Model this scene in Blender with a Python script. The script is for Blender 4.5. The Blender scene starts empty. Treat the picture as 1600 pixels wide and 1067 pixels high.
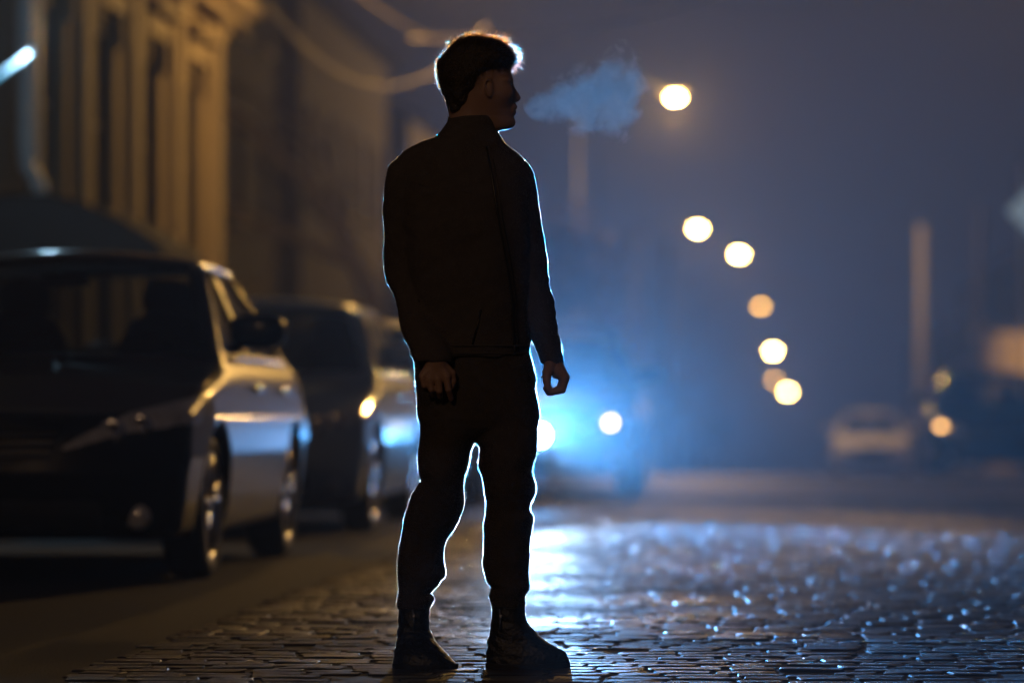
import bpy, math, random
import numpy as np
from mathutils import Vector, Matrix, Euler

random.seed(7)
RNG = np.random.default_rng(7)
SC = bpy.context.scene
COL = SC.collection

# ------------------------------------------------------------------ camera
CAM_H, FPX = 0.72, 6000.0            # 135 mm on 36 mm film = 6000 px on a 1600 px wide picture
YAW, PITCH = math.radians(3.909), math.radians(1.103)
cd = bpy.data.cameras.new('camera')
cam = bpy.data.objects.new('camera', cd)
COL.objects.link(cam)
cam.location = (0, 0, CAM_H)
cam.rotation_euler = (math.radians(90) + PITCH, 0, YAW)
cd.lens, cd.sensor_width, cd.sensor_fit = 135, 36, 'HORIZONTAL'
cd.clip_start, cd.clip_end = 0.1, 3000
cd.dof.use_dof = True
cd.dof.focus_distance = 11.0
cd.dof.aperture_fstop = 1.9
cd.dof.aperture_blades = 0
SC.camera = cam

# ------------------------------------------------------------------ night sky
world = bpy.data.worlds.new('World')
SC.world = world
world.use_nodes = True
wn, wl = world.node_tree.nodes, world.node_tree.links
bg = wn['Background']
tc = wn.new('ShaderNodeTexCoord')
sx = wn.new('ShaderNodeSeparateXYZ')
rp = wn.new('ShaderNodeValToRGB')
wl.new(tc.outputs['Generated'], sx.inputs[0])
wl.new(sx.outputs['Z'], rp.inputs['Fac'])
wl.new(rp.outputs['Color'], bg.inputs['Color'])
rp.color_ramp.elements[0].position = 0.0
rp.color_ramp.elements[0].color = (0.017, 0.028, 0.066, 1)
rp.color_ramp.elements[1].position = 0.13
rp.color_ramp.elements[1].color = (0.046, 0.035, 0.042, 1)
bg.inputs['Strength'].default_value = 0.24

SC.view_settings.view_transform = 'Standard'
SC.view_settings.look = 'None'
SC.view_settings.exposure = 0.0
SC.view_settings.gamma = 1.0
SC.view_settings.use_curve_mapping = False
cy = SC.cycles
cy.max_bounces, cy.diffuse_bounces, cy.glossy_bounces = 7, 2, 3
cy.transmission_bounces, cy.transparent_max_bounces, cy.volume_bounces = 4, 8, 0
cy.caustics_reflective = cy.caustics_refractive = False
cy.sample_clamp_indirect = 3.0
cy.use_denoising = True
cy.volume_step_rate = 1.0
cy.volume_max_steps = 256

AMBER = (1.0, 0.55, 0.14)
ICE = (0.34, 0.60, 1.0)


def zg(y):
    """height of the street at distance y: level, then falling away past a crest"""
    y = np.asarray(y, float)
    t = np.clip((y - 40) / 16, 0, 1)
    return -0.0165 * np.where(y > 56, (y - 48), 8 * t * t)


def at(px, py, d):
    """the place seen at pixel (px, py) of the photograph, d metres out"""
    v = Vector(((px - 800) / FPX * d, -(py - 533.5) / FPX * d, -d))
    return cam.rotation_euler.to_matrix() @ v + cam.location


# ------------------------------------------------------------------ materials
MATS = {}


def mat(name, color, rough=0.6, metal=0.0, var=0.25, scale=8.0, bump=0.0, bscale=None, coat=0.0, coat_r=0.05,
        spec=0.5, emit=None, emit_s=0.0, trans=0.0, sheen=0.0):
    if name in MATS:
        return MATS[name]
    m = bpy.data.materials.new(name)
    m.use_nodes = True
    n, l = m.node_tree.nodes, m.node_tree.links
    b = n['Principled BSDF']
    b.inputs['Roughness'].default_value = rough
    b.inputs['Metallic'].default_value = metal
    b.inputs['Coat Weight'].default_value = coat
    b.inputs['Coat Roughness'].default_value = coat_r
    b.inputs['Specular IOR Level'].default_value = spec
    b.inputs['Transmission Weight'].default_value = trans
    b.inputs['Sheen Weight'].default_value = sheen
    t = n.new('ShaderNodeTexCoord')
    nz = n.new('ShaderNodeTexNoise')
    nz.inputs['Scale'].default_value = scale
    nz.inputs['Detail'].default_value = 5
    l.new(t.outputs['Object'], nz.inputs['Vector'])
    mx = n.new('ShaderNodeMix')
    mx.data_type = 'RGBA'
    c = Vector(color[:3])
    mx.inputs['A'].default_value = (*(c * (1 - var)), 1)
    mx.inputs['B'].default_value = (*(c * (1 + var)), 1)
    l.new(nz.outputs['Fac'], mx.inputs['Factor'])
    l.new(mx.outputs['Result'], b.inputs['Base Color'])
    if bump:
        n2 = n.new('ShaderNodeTexNoise')
        n2.inputs['Scale'].default_value = bscale or scale * 6
        n2.inputs['Detail'].default_value = 4
        l.new(t.outputs['Object'], n2.inputs['Vector'])
        bp = n.new('ShaderNodeBump')
        bp.inputs['Strength'].default_value = bump
        bp.inputs['Distance'].default_value = 0.01
        l.new(n2.outputs['Fac'], bp.inputs['Height'])
        l.new(bp.outputs['Normal'], b.inputs['Normal'])
    if emit:
        b.inputs['Emission Color'].default_value = (*emit, 1)
        b.inputs['Emission Strength'].default_value = emit_s
    MATS[name] = m
    return m


def glass_mat(name, tint, refl=1.0):
    m = bpy.data.materials.new(name)
    m.use_nodes = True
    n, l = m.node_tree.nodes, m.node_tree.links
    n.remove(n['Principled BSDF'])
    tr = n.new('ShaderNodeBsdfTransparent')
    tr.inputs['Color'].default_value = (*tint, 1)
    gl = n.new('ShaderNodeBsdfGlossy')
    gl.inputs['Roughness'].default_value = 0.06
    gl.inputs['Color'].default_value = (refl, refl, refl, 1)
    fr = n.new('ShaderNodeFresnel')
    fr.inputs['IOR'].default_value = 1.5
    mx = n.new('ShaderNodeMixShader')
    l.new(fr.outputs[0], mx.inputs[0])
    l.new(tr.outputs[0], mx.inputs[1])
    l.new(gl.outputs[0], mx.inputs[2])
    l.new(mx.outputs[0], n['Material Output'].inputs['Surface'])
    return m


def fibre_mat(name, color, rough=0.45):
    """fine fibres that pass light forward, as lint and hair do against a lamp"""
    m = bpy.data.materials.new(name)
    m.use_nodes = True
    n, l = m.node_tree.nodes, m.node_tree.links
    n.remove(n['Principled BSDF'])
    rf = n.new('ShaderNodeBsdfRefraction')
    rf.inputs['Color'].default_value = (*color, 1)
    rf.inputs['Roughness'].default_value = rough
    rf.inputs['IOR'].default_value = 1.12
    df = n.new('ShaderNodeBsdfDiffuse')
    df.inputs['Color'].default_value = (*[c * 0.05 for c in color], 1)
    mx = n.new('ShaderNodeMixShader')
    mx.inputs[0].default_value = 0.3
    l.new(rf.outputs[0], mx.inputs[1])
    l.new(df.outputs[0], mx.inputs[2])
    l.new(mx.outputs[0], n['Material Output'].inputs['Surface'])
    return m


M_ASPHALT = mat('asphalt', (0.011, 0.011, 0.012), 0.75, var=0.35, scale=3, bump=0.5, bscale=120)
M_MORTAR = mat('mortar', (0.022, 0.020, 0.018), 0.8, var=0.3, scale=9, bump=0.5)
M_STONE = [mat('sett_grey', (0.055, 0.049, 0.045), 0.47, var=0.45, scale=14, bump=1.0, bscale=90, spec=0.42),
           mat('sett_brown', (0.080, 0.056, 0.041), 0.50, var=0.45, scale=12, bump=1.0, bscale=75, spec=0.38),
           mat('sett_dark', (0.04, 0.038, 0.038), 0.44, var=0.45, scale=16, bump=1.0, bscale=105, spec=0.45)]
for m_ in M_STONE:                     # damp and dry patches across the street
    n_, l_ = m_.node_tree.nodes, m_.node_tree.links
    b_ = n_['Principled BSDF']
    ge = n_.new('ShaderNodeNewGeometry')
    no = n_.new('ShaderNodeTexNoise')
    no.inputs['Scale'].default_value = 1.3
    no.inputs['Detail'].default_value = 6
    l_.new(ge.outputs['Position'], no.inputs['Vector'])
    mr = n_.new('ShaderNodeMapRange')
    mr.inputs['From Min'].default_value, mr.inputs['From Max'].default_value = .35, .65
    r0 = b_.inputs['Roughness'].default_value
    mr.inputs['To Min'].default_value, mr.inputs['To Max'].default_value = r0 - .09, r0 + .14
    l_.new(no.outputs['Fac'], mr.inputs['Value'])
    l_.new(mr.outputs[0], b_.inputs['Roughness'])
M_KERB = mat('kerb_stone', (0.20, 0.19, 0.18), 0.6, scale=6, bump=0.4)
M_PAVE = mat('pavement_concrete', (0.13, 0.125, 0.12), 0.7, scale=4, bump=0.4)
M_EARTH = mat('dark_earth', (0.05, 0.05, 0.045), 0.9, scale=2, bump=0.4)
M_BAND = mat('wet_asphalt', (0.045, 0.042, 0.042), 0.56, var=0.4, scale=0.8, bump=0.25, bscale=40)
M_PALEBAND = mat('pale_stone_band', (0.20, 0.15, 0.14), 0.65, var=0.4, scale=1.5, bump=0.4)
M_PLASTER = mat('ochre_plaster', (0.24, 0.19, 0.125), 0.8, var=0.2, scale=1.6, bump=0.3, bscale=25)
M_TRIM = mat('pale_stucco_trim', (0.30, 0.245, 0.175), 0.75, var=0.15, scale=3, bump=0.2)
M_FRAME = mat('dark_window_frame', (0.06, 0.055, 0.05), 0.5)
M_PANE = mat('dark_pane', (0.012, 0.013, 0.016), 0.08, var=0.1)
M_ROOF = mat('slate_roof', (0.05, 0.05, 0.055), 0.6, scale=5, bump=0.4)
M_ZINC = mat('pale_painted_zinc', (0.55, 0.58, 0.60), 0.45, scale=8)
M_CANVAS = mat('dark_canvas', (0.018, 0.018, 0.020), 0.85, scale=10)
M_HOUSE = [mat('house_grey', (0.015, 0.0145, 0.015), 0.85, scale=1.2, bump=0.3),
           mat('house_brick', (0.040, 0.026, 0.021), 0.85, scale=1.5, bump=0.4),
           mat('house_umber', (0.07, 0.058, 0.042), 0.85, scale=1.2, bump=0.3)]
M_GARAGE = mat('cream_render', (0.36, 0.29, 0.20), 0.85, scale=1.2, bump=0.3)
M_POLE = mat('dark_grey_metal', (0.035, 0.035, 0.037), 0.6)
M_WOODPOLE = mat('weathered_wood', (0.085, 0.07, 0.058), 0.8, scale=5, bump=0.4)
M_BARK = mat('bark', (0.16, 0.125, 0.09), 0.85, scale=14, bump=0.7)
M_LEAF = mat('leaf', (0.20, 0.13, 0.05), 0.6, var=0.4, scale=3)
M_CABLE = mat('cable_sheath', (0.16, 0.14, 0.12), 0.5)
M_RUBBER = mat('tyre_rubber', (0.012, 0.012, 0.013), 0.7)
M_ALLOY = mat('alloy', (0.55, 0.55, 0.57), 0.28, metal=0.9, var=0.08)
M_CHROME = mat('chrome', (0.7, 0.7, 0.7), 0.16, metal=1.0, var=0.05)
M_BLACKPL = mat('black_plastic', (0.012, 0.012, 0.013), 0.45)
M_CABIN = mat('cabin_fabric', (0.015, 0.016, 0.018), 0.8)
M_TAIL = mat('red_lens', (0.20, 0.01, 0.01), 0.15)
M_GLASS = glass_mat('car_glass', (0.62, 0.66, 0.68))
M_LENS = mat('clear_headlight_lens', (0.46, 0.47, 0.50), 0.22, metal=0.0, var=0.6, scale=18, coat=1.0)
M_JACKET = mat('black_cloth', (0.075, 0.064, 0.060), 0.9, var=0.3, scale=60, bump=0.35, bscale=320, spec=0.25)
M_TROUSER = mat('charcoal_cloth', (0.065, 0.055, 0.050), 0.9, var=0.3, scale=50, bump=0.35, bscale=300, spec=0.25)
M_LEATHER = mat('black_leather', (0.010, 0.0095, 0.009), 0.42, var=0.3, scale=40, bump=0.5, bscale=90)
M_SOLE = mat('boot_rubber', (0.012, 0.011, 0.011), 0.7)
M_SKIN = mat('skin', (0.34, 0.20, 0.14), 0.5, var=0.12, scale=30, bump=0.15, bscale=220)
M_HAIR = mat('dark_brown_hair', (0.024, 0.015, 0.010), 0.5, var=0.3, scale=60, bump=0.5, bscale=160)
M_EYE = mat('eye_white', (0.55, 0.53, 0.50), 0.15, var=0.05)
M_ZIP = mat('zip_metal', (0.05, 0.045, 0.04), 0.35, metal=0.8)
M_FUZZ = fibre_mat('cloth_lint', (1.0, 0.80, 0.64), 0.42)  # warm tint put into the fibres so the blue-lit rim turns white
M_STRAND = fibre_mat('hair_strand', (1.0, 0.70, 0.50), 0.42)  # pale warm tint, not the hair's own brown, to whiten its lit rim


# ------------------------------------------------------------------ object helpers
def link(name, data, parent=None):
    o = bpy.data.objects.new(name, data)
    COL.objects.link(o)
    if parent is not None:
        o.parent = parent
    return o


def tag(o, label=None, cat=None, group=None, kind=None):
    if label: o['label'] = label
    if cat: o['category'] = cat
    if group: o['group'] = group
    if kind: o['kind'] = kind
    return o


def thing(name, label, cat, loc=(0, 0, 0), rz=0.0, group=None):
    o = link(name, None)
    o.location = loc
    o.rotation_euler = (0, 0, rz)
    return tag(o, label, cat, group)


def copy_tree(o, parent=None):
    c = o.copy()
    COL.objects.link(c)
    if parent is not None:
        c.parent = parent
    for ch in list(o.children):
        copy_tree(ch, c)
    return c


def np_mesh(name, V, F, m=None, smooth=True, normals=None):
    """mesh from arrays; F is (n,3) or (n,4)"""
    me = bpy.data.meshes.new(name)
    V = np.ascontiguousarray(V, np.float32)
    F = np.ascontiguousarray(F, np.int32)
    k = F.shape[1]
    me.vertices.add(len(V)); me.vertices.foreach_set('co', V.ravel())
    me.loops.add(F.size); me.loops.foreach_set('vertex_index', F.ravel())
    me.polygons.add(len(F))
    me.polygons.foreach_set('loop_start', np.arange(0, F.size, k, dtype=np.int32))
    me.polygons.foreach_set('use_smooth', np.full(len(F), smooth, dtype=bool))
    me.update(calc_edges=True)
    me.validate()
    if normals is not None:
        me.normals_split_custom_set_from_vertices(np.asarray(normals, np.float32).tolist())
    if m is not None:
        me.materials.append(m)
    return me


class MB:
    """collects simple solids into one mesh"""
    def __init__(s):
        s.v, s.f = [], []

    def add(s, V, F):
        o = len(s.v)
        s.v += [tuple(p) for p in V]
        s.f += [tuple(i + o for i in f) for f in F]
        return s

    def box(s, lo, hi, M=None):
        x0, y0, z0 = lo; x1, y1, z1 = hi
        V = [Vector(p) for p in ((x0, y0, z0), (x1, y0, z0), (x1, y1, z0), (x0, y1, z0), (x0, y0, z1), (x1, y0, z1), (x1, y1, z1), (x0, y1, z1))]
        if M is not None: V = [M @ p for p in V]
        return s.add(V, [(0, 3, 2, 1), (4, 5, 6, 7), (0, 1, 5, 4), (1, 2, 6, 5), (2, 3, 7, 6), (3, 0, 4, 7)])

    def tube(s, pts, r, n=8, caps=True):
        pts = [Vector(p) for p in pts]
        rs = r if isinstance(r, (list, tuple)) else [r] * len(pts)
        V, F = [], []
        up = Vector((0.13, 0.27, 0.95))
        for i, p in enumerate(pts):
            d = (pts[min(i + 1, len(pts) - 1)] - pts[max(i - 1, 0)]).normalized()
            a = d.cross(up)
            if a.length < 1e-3: a = d.cross(Vector((1, 0, 0)))
            a.normalize(); b = d.cross(a)
            for k in range(n):
                t = 2 * math.pi * k / n
                V.append(p + (a * math.cos(t) + b * math.sin(t)) * rs[i])
        for i in range(len(pts) - 1):
            for k in range(n):
                F.append((i * n + k, (i + 1) * n + k, (i + 1) * n + (k + 1) % n, i * n + (k + 1) % n))
        if caps:
            F.append(tuple(range(n))); F.append(tuple(reversed([(len(pts) - 1) * n + k for k in range(n)])))
        return s.add(V, F)

    def lathe(s, prof, n=20, axis='z', M=None):
        """prof = [(radius, height)...] about an axis"""
        V, F = [], []
        for r, h in prof:
            for k in range(n):
                t = 2 * math.pi * k / n
                a, b = r * math.cos(t), r * math.sin(t)
                V.append(Vector({'z': (a, b, h), 'x': (h, a, b), 'y': (b, h, a)}[axis]))
        if M is not None: V = [M @ p for p in V]
        for i in range(len(prof) - 1):
            for k in range(n):
                F.append((i * n + k, i * n + (k + 1) % n, (i + 1) * n + (k + 1) % n, (i + 1) * n + k))
        return s.add(V, F)

    def supere(s, c, r, e=0.6, nu=14, nv=9, M=None):
        """rounded block (superellipsoid)"""
        V, F = [], []
        sg = lambda w, q: math.copysign(abs(w) ** q, w)
        for j in range(nv + 1):
            b = -math.pi / 2 + math.pi * j / nv
            for i in range(nu):
                a = 2 * math.pi * i / nu
                V.append(Vector((c[0] + r[0] * sg(math.cos(b), e) * sg(math.cos(a), e), c[1] + r[1] * sg(math.cos(b), e) * sg(math.sin(a), e), c[2] + r[2] * sg(math.sin(b), e))))
        if M is not None: V = [M @ p for p in V]
        for j in range(nv):
            for i in range(nu):
                F.append((j * nu + i, j * nu + (i + 1) % nu, (j + 1) * nu + (i + 1) % nu, (j + 1) * nu + i))
        return s.add(V, F)

    def mesh(s, name, m, smooth=False):
        me = bpy.data.meshes.new(name)
        me.from_pydata([tuple(p) for p in s.v], [], s.f)
        me.validate()
        me.materials.append(m)
        if smooth:
            me.polygons.foreach_set('use_smooth', np.full(len(me.polygons), True))
        me.update()
        return me

    def build(s, name, m, parent=None, smooth=False):
        return link(name, s.mesh(name, m, smooth), parent)


# ------------------------------------------------------------------ signed-distance modelling
def smin(a, b, k):
    if k <= 0: return np.minimum(a, b)
    h = np.maximum(k - np.abs(a - b), 0) / k
    return np.minimum(a, b) - h * h * k * 0.25


def smax(a, b, k):
    return -smin(-a, -b, k)


class Grid:
    def __init__(s, lo, hi, h):
        s.lo, s.h = np.array(lo, float), h
        s.n = [int(math.ceil((hi[i] - lo[i]) / h)) + 1 for i in range(3)]
        ax = [(lo[i] + h * np.arange(s.n[i])).astype(np.float32) for i in range(3)]
        s.X, s.Y, s.Z = ax[0][:, None, None], ax[1][None, :, None], ax[2][None, None, :]
        s.ax = ax
        s.F = np.full(s.n, 1.0, np.float32)

    def sub(s, lo, hi):
        sl = tuple(slice(max(0, int(np.searchsorted(s.ax[i], lo[i]))), int(np.searchsorted(s.ax[i], hi[i]))) for i in range(3))
        return sl, s.X[sl[0]], s.Y[:, sl[1]], s.Z[:, :, sl[2]]

    def put(s, fn, lo, hi, k=0.0):
        sl, X, Y, Z = s.sub(lo, hi)
        s.F[sl] = smin(s.F[sl], fn(X, Y, Z), k)

    def capsule(s, a, b, ra, rb, k=0.0):
        a, b = np.array(a, float), np.array(b, float)
        R = max(ra, rb) + 0.03 + k
        d = b - a
        L2 = float(d @ d)

        def fn(X, Y, Z):
            t = np.clip(((X - a[0]) * d[0] + (Y - a[1]) * d[1] + (Z - a[2]) * d[2]) / L2, 0, 1)
            return np.sqrt((X - a[0] - t * d[0]) ** 2 + (Y - a[1] - t * d[1]) ** 2 + (Z - a[2] - t * d[2]) ** 2) - (ra + (rb - ra) * t)
        s.put(fn, np.minimum(a, b) - R, np.maximum(a, b) + R, k)

    def chain(s, pts, rs, k=0.0):
        for i in range(len(pts) - 1):
            s.capsule(pts[i], pts[i + 1], rs[i], rs[i + 1], k)

    def ellipsoid(s, c, r, k=0.0):
        c, r = np.array(c, float), np.array(r, float)
        fn = lambda X, Y, Z: (np.sqrt(((X - c[0]) / r[0]) ** 2 + ((Y - c[1]) / r[1]) ** 2 + ((Z - c[2]) / r[2]) ** 2) - 1) * float(r.min())
        s.put(fn, c - r - 0.03 - k, c + r + 0.03 + k, k)

    def loft(s, rows, k=0.0, e=2.0, cap=True):
        """rows: (z, left, right, half-depth, centre-depth) horizontal slices"""
        rows = sorted(rows)
        R = np.array(rows, float)
        lo = (R[:, 1].min() - .03, (R[:, 4] - R[:, 3]).min() - .03, R[0, 0] - .02)
        hi = (R[:, 2].max() + .03, (R[:, 4] + R[:, 3]).max() + .03, R[-1, 0] + .02)

        def fn(X, Y, Z):
            z = Z[0, 0]
            L, Rr, ry, cy_ = (np.interp(z, R[:, 0], R[:, i]).astype(np.float32)[None, None, :] for i in (1, 2, 3, 4))
            cx, rx = (L + Rr) / 2, np.maximum((Rr - L) / 2, 1e-3)
            q = (np.abs((X - cx) / rx) ** e + np.abs((Y - cy_) / ry) ** e) ** (1 / e)
            d = (q - 1) * np.minimum(rx, ry)
            return np.maximum(d, np.maximum(R[0, 0] - Z, Z - R[-1, 0])) if cap else d
        s.put(fn, lo, hi, k)

    def nets(s, smooth=2):
        F, h = s.F, s.h
        S = F < 0
        c = np.zeros([n - 1 for n in s.n], np.int8)
        offs = [(i, j, k) for i in (0, 1) for j in (0, 1) for k in (0, 1)]
        n0, n1, n2 = s.n
        for i, j, k in offs:
            c += S[i:n0 - 1 + i, j:n1 - 1 + j, k:n2 - 1 + k]
        idx = np.argwhere((c > 0) & (c < 8))
        N = len(idx)
        gid = np.full(c.shape, -1, np.int32)
        gid[idx[:, 0], idx[:, 1], idx[:, 2]] = np.arange(N)
        val = {o: F[idx[:, 0] + o[0], idx[:, 1] + o[1], idx[:, 2] + o[2]] for o in offs}
        pos, cnt = np.zeros((N, 3)), np.zeros(N)
        for a in offs:
            for ax in range(3):
                if a[ax]: continue
                b = list(a); b[ax] = 1; b = tuple(b)
                fa, fb = val[a], val[b]
                m = (fa < 0) != (fb < 0)
                t = fa[m] / (fa[m] - fb[m])
                p = np.tile(np.array(a, float), (m.sum(), 1)); p[:, ax] = t
                pos[m] += p; cnt[m] += 1
        V = s.lo + h * (idx + pos / cnt[:, None])
        nrm = np.stack([sum((1 if o[ax] else -1) * val[o] for o in offs) for ax in range(3)], 1)
        nrm /= np.linalg.norm(nrm, axis=1)[:, None] + 1e-9
        Q = []
        for ax in range(3):
            u, w = [(1, 2), (2, 0), (0, 1)][ax]
            A = [slice(None)] * 3; B = [slice(None)] * 3
            A[ax] = slice(0, -1); B[ax] = slice(1, None)
            E = np.argwhere(S[tuple(A)] != S[tuple(B)])
            E = E[(E[:, u] > 0) & (E[:, w] > 0) & (E[:, u] < s.n[u] - 1) & (E[:, w] < s.n[w] - 1)]
            ins = S[E[:, 0], E[:, 1], E[:, 2]]
            q = []
            for du, dw in ((-1, -1), (0, -1), (0, 0), (-1, 0)):
                P = E.copy(); P[:, u] += du; P[:, w] += dw
                q.append(gid[P[:, 0], P[:, 1], P[:, 2]])
            q = np.stack(q, 1)
            q[~ins] = q[~ins][:, ::-1]
            Q.append(q)
        Q = np.concatenate(Q)
        for _ in range(smooth):
            for lam in (0.5, -0.52):
                acc = np.zeros_like(V); k = np.zeros(N)
                for i in range(4):
                    a, b = Q[:, i], Q[:, (i + 1) % 4]
                    for q in range(3):
                        acc[:, q] += np.bincount(a, V[b, q], N) + np.bincount(b, V[a, q], N)
                    k += np.bincount(a, minlength=N) + np.bincount(b, minlength=N)
                V = V + lam * (acc / np.maximum(k, 1)[:, None] - V)
        return V, Q, nrm

    def build(s, name, m, parent=None, smooth=2):
        V, Q, nr = s.nets(smooth)
        o = link(name, np_mesh(name, V, Q, m), parent)
        return o, V, Q, nr


def ripple(X, Y, Z, amp, wl, n=7, seed=1, zb=1.0):
    """cloth folds: a few crossing waves"""
    r = np.random.default_rng(seed)
    out = 0
    for _ in range(n):
        k = r.normal(size=3); k[2] *= zb; k /= np.linalg.norm(k)
        k *= 2 * math.pi / (wl * r.uniform(.6, 1.6))
        out = out + np.sin(k[0] * X + k[1] * Y + k[2] * Z + r.uniform(0, 6.28)).astype(np.float32)
    return out * (amp / math.sqrt(n))


# ================================================================== THE STREET
def sheet(name, x0, x1, ys, dz, m, parent=None, kind='structure', nx=2):
    V, F = [], []
    xs = np.linspace(x0, x1, nx)
    for y in ys:
        for x in xs: V.append((x, y, float(zg(y)) + dz))
    for i in range(len(ys) - 1):
        for j in range(nx - 1):
            a = i * nx + j
            F.append((a, a + 1, a + nx + 1, a + nx))
    o = link(name, np_mesh(name, np.array(V), np.array(F), m), parent)
    if kind: o['kind'] = kind
    return o


YS = list(np.arange(-24, 64, 2.0)) + [80, 120, 200, 320, 500, 700, 1500]
sheet('ground', -700, 700, YS, -0.075, M_EARTH)
ROAD_L, ROAD_R, LANE = -4.45, 4.75, -1.98
road = sheet('road', LANE, ROAD_R, [y for y in YS if y <= 700], -0.0033, M_MORTAR)
sheet('parking_lane', ROAD_L, LANE, [y for y in YS if y <= 700], -0.002, M_ASPHALT)
YB = [35.4] + [y for y in YS if 35.4 < y < 700]
sheet('street_junction', LANE + .004, ROAD_R, YB, 0.006, M_BAND)
sheet('stone_band', LANE + .01, ROAD_R, [33.9, 34.6, 35.396], 0.007, M_PALEBAND)
for nm, x0, x1 in (('pavement', -7.0, ROAD_L - .16), ('pavement', ROAD_R + .16, 7.2)):
    sheet(nm, x0, x1, [y for y in YS if y <= 700], 0.115, M_PAVE)
for x in (ROAD_L - .16, ROAD_R):
    k = MB()
    for a, b in zip(YS[:-3], YS[1:-2]):
        n = max(1, int((b - a) / 1.0))
        for i in range(n if b < 64 else 1):
            p, q = a + (b - a) * i / n, a + (b - a) * (i + 1) / n
            if b >= 64: q = b
            k.box((x, p + .004, float(zg(p)) - .07), (x + .16, q - .004, float(zg(p)) + .118))
    tag(k.build('kerb', M_KERB), kind='structure')


# ---- setts: one template stone, 300 nearest as single parts, the rest as one part
def stone_template(seed):
    r = np.random.default_rng(seed)
    o8 = []
    for sx_, sy_ in ((1, 1), (-1, 1), (-1, -1), (1, -1)):
        c = .86 + .07 * r.random()
        pr = [(sx_, sy_ * c * .85), (sx_ * c, sy_)]
        o8 += pr if sx_ * sy_ > 0 else pr[::-1]
    o8 = np.array(o8) * .5 * (1 + .075 * r.normal(size=(8, 2)))
    V = []
    for sc, z in ((1.0, -.040), (.975, -.0017), (.92, .0004)):
        for p in o8: V.append((p[0] * sc, p[1] * sc, z + .0009 * r.normal()))
    V.append((.05 * r.normal() * .5, .05 * r.normal() * .5, .0009))
    F = []
    for a in (0, 8):
        for k in range(8):
            n = (k + 1) % 8
            F += [(a + k, a + n, a + 8 + n), (a + k, a + 8 + n, a + 8 + k)]
    for k in range(8): F.append((16 + k, 16 + (k + 1) % 8, 24))
    return np.array(V), np.array(F)


TPL = [stone_template(i) for i in range(14)]
stones = []
y = 4.0
while y < 33.85:
    rowd = random.uniform(.105, .138)
    x = LANE + random.uniform(-.02, .06)
    while x < ROAD_R - .06:
        w = random.uniform(.13, .22)
        w = min(w, ROAD_R - x)
        if w > .06:
            stones.append((x + w / 2, y + rowd / 2 + .006 * random.gauss(0, 1), w - .010, rowd - .011, random.gauss(0, .0011) - (.004 if random.random() < .06 else 0), random.gauss(0, .0075), random.gauss(0, .0045), random.gauss(0, .03), random.randrange(14), random.choice((0, 0, 1, 1, 2))))
        x += w
    y += rowd


def in_view(s):
    px = 800 + FPX * math.tan(math.atan2(s[0], s[1]) + YAW)
    return -40 < px < 1640 and s[1] > 10.15


near = sorted([s for s in stones if in_view(s)], key=lambda s: s[1])[:298]
near_set = set(near)
STONE_ME = {(t, m): np_mesh('cobble', TPL[t][0], TPL[t][1], M_STONE[m]) for t in range(14) for m in range(3)}
for s in near:
    o = link('cobble', STONE_ME[(s[8], s[9])], road)
    o.location = (s[0], s[1], s[4])
    o.rotation_euler = (s[5], s[6], s[7])
    o.scale = (s[2], s[3], 1)
BV, BF, BM = [], [], []
off = 0
for s in stones:
    if s in near_set: continue
    V, F = TPL[s[8]]
    R = np.array(Euler((s[5], s[6], s[7])).to_matrix())
    W = (V * (s[2], s[3], 1)) @ R.T + (s[0], s[1], s[4])
    BV.append(W); BF.append(F + off); BM.append(np.full(len(F), s[9], np.int32)); off += len(V)
me = np_mesh('cobble_field', np.concatenate(BV), np.concatenate(BF))
for m in M_STONE: me.materials.append(m)
me.polygons.foreach_set('material_index', np.concatenate(BM))
o = link('cobble_field', me, road)
o['kind'] = 'stuff'


# ================================================================== BUILDINGS
def facade(mb, X0, y0, y1, z0, z1, holes, depth, side):
    """a wall in the plane x = X0 with real openings; side +1 faces +x"""
    ysl = sorted({y0, y1, *[v for h in holes for v in h[:2]]})
    zsl = sorted({z0, z1, *[v for h in holes for v in h[2:]]})
    for a, b in zip(ysl[:-1], ysl[1:]):
        for c, d in zip(zsl[:-1], zsl[1:]):
            if any(h[0] <= a and b <= h[1] and h[2] <= c and d <= h[3] for h in holes): continue
            q = [(X0, a, c), (X0, b, c), (X0, b, d), (X0, a, d)]
            mb.add(q, [(0, 1, 2, 3) if side > 0 else (3, 2, 1, 0)])
    xi = X0 - side * depth
    for a, b, c, d in holes:
        V = [(X0, a, c), (X0, b, c), (X0, b, d), (X0, a, d), (xi, a, c), (xi, b, c), (xi, b, d), (xi, a, d)]
        F = [(0, 1, 5, 4), (1, 2, 6, 5), (2, 3, 7, 6), (3, 0, 4, 7)]
        mb.add(V, F if side < 0 else [f[::-1] for f in F])


def shell(mb, X0, y0, y1, z0, z1, depth, side):
    """the remaining walls behind a facade"""
    xb = X0 - side * depth
    for q in ([(X0, y0, z0), (xb, y0, z0), (xb, y0, z1), (X0, y0, z1)], [(X0, y1, z0), (X0, y1, z1), (xb, y1, z1), (xb, y1, z0)],
              [(xb, y0, z0), (xb, y1, z0), (xb, y1, z1), (xb, y0, z1)]):
        mb.add(q, [(0, 1, 2, 3)])


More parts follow.
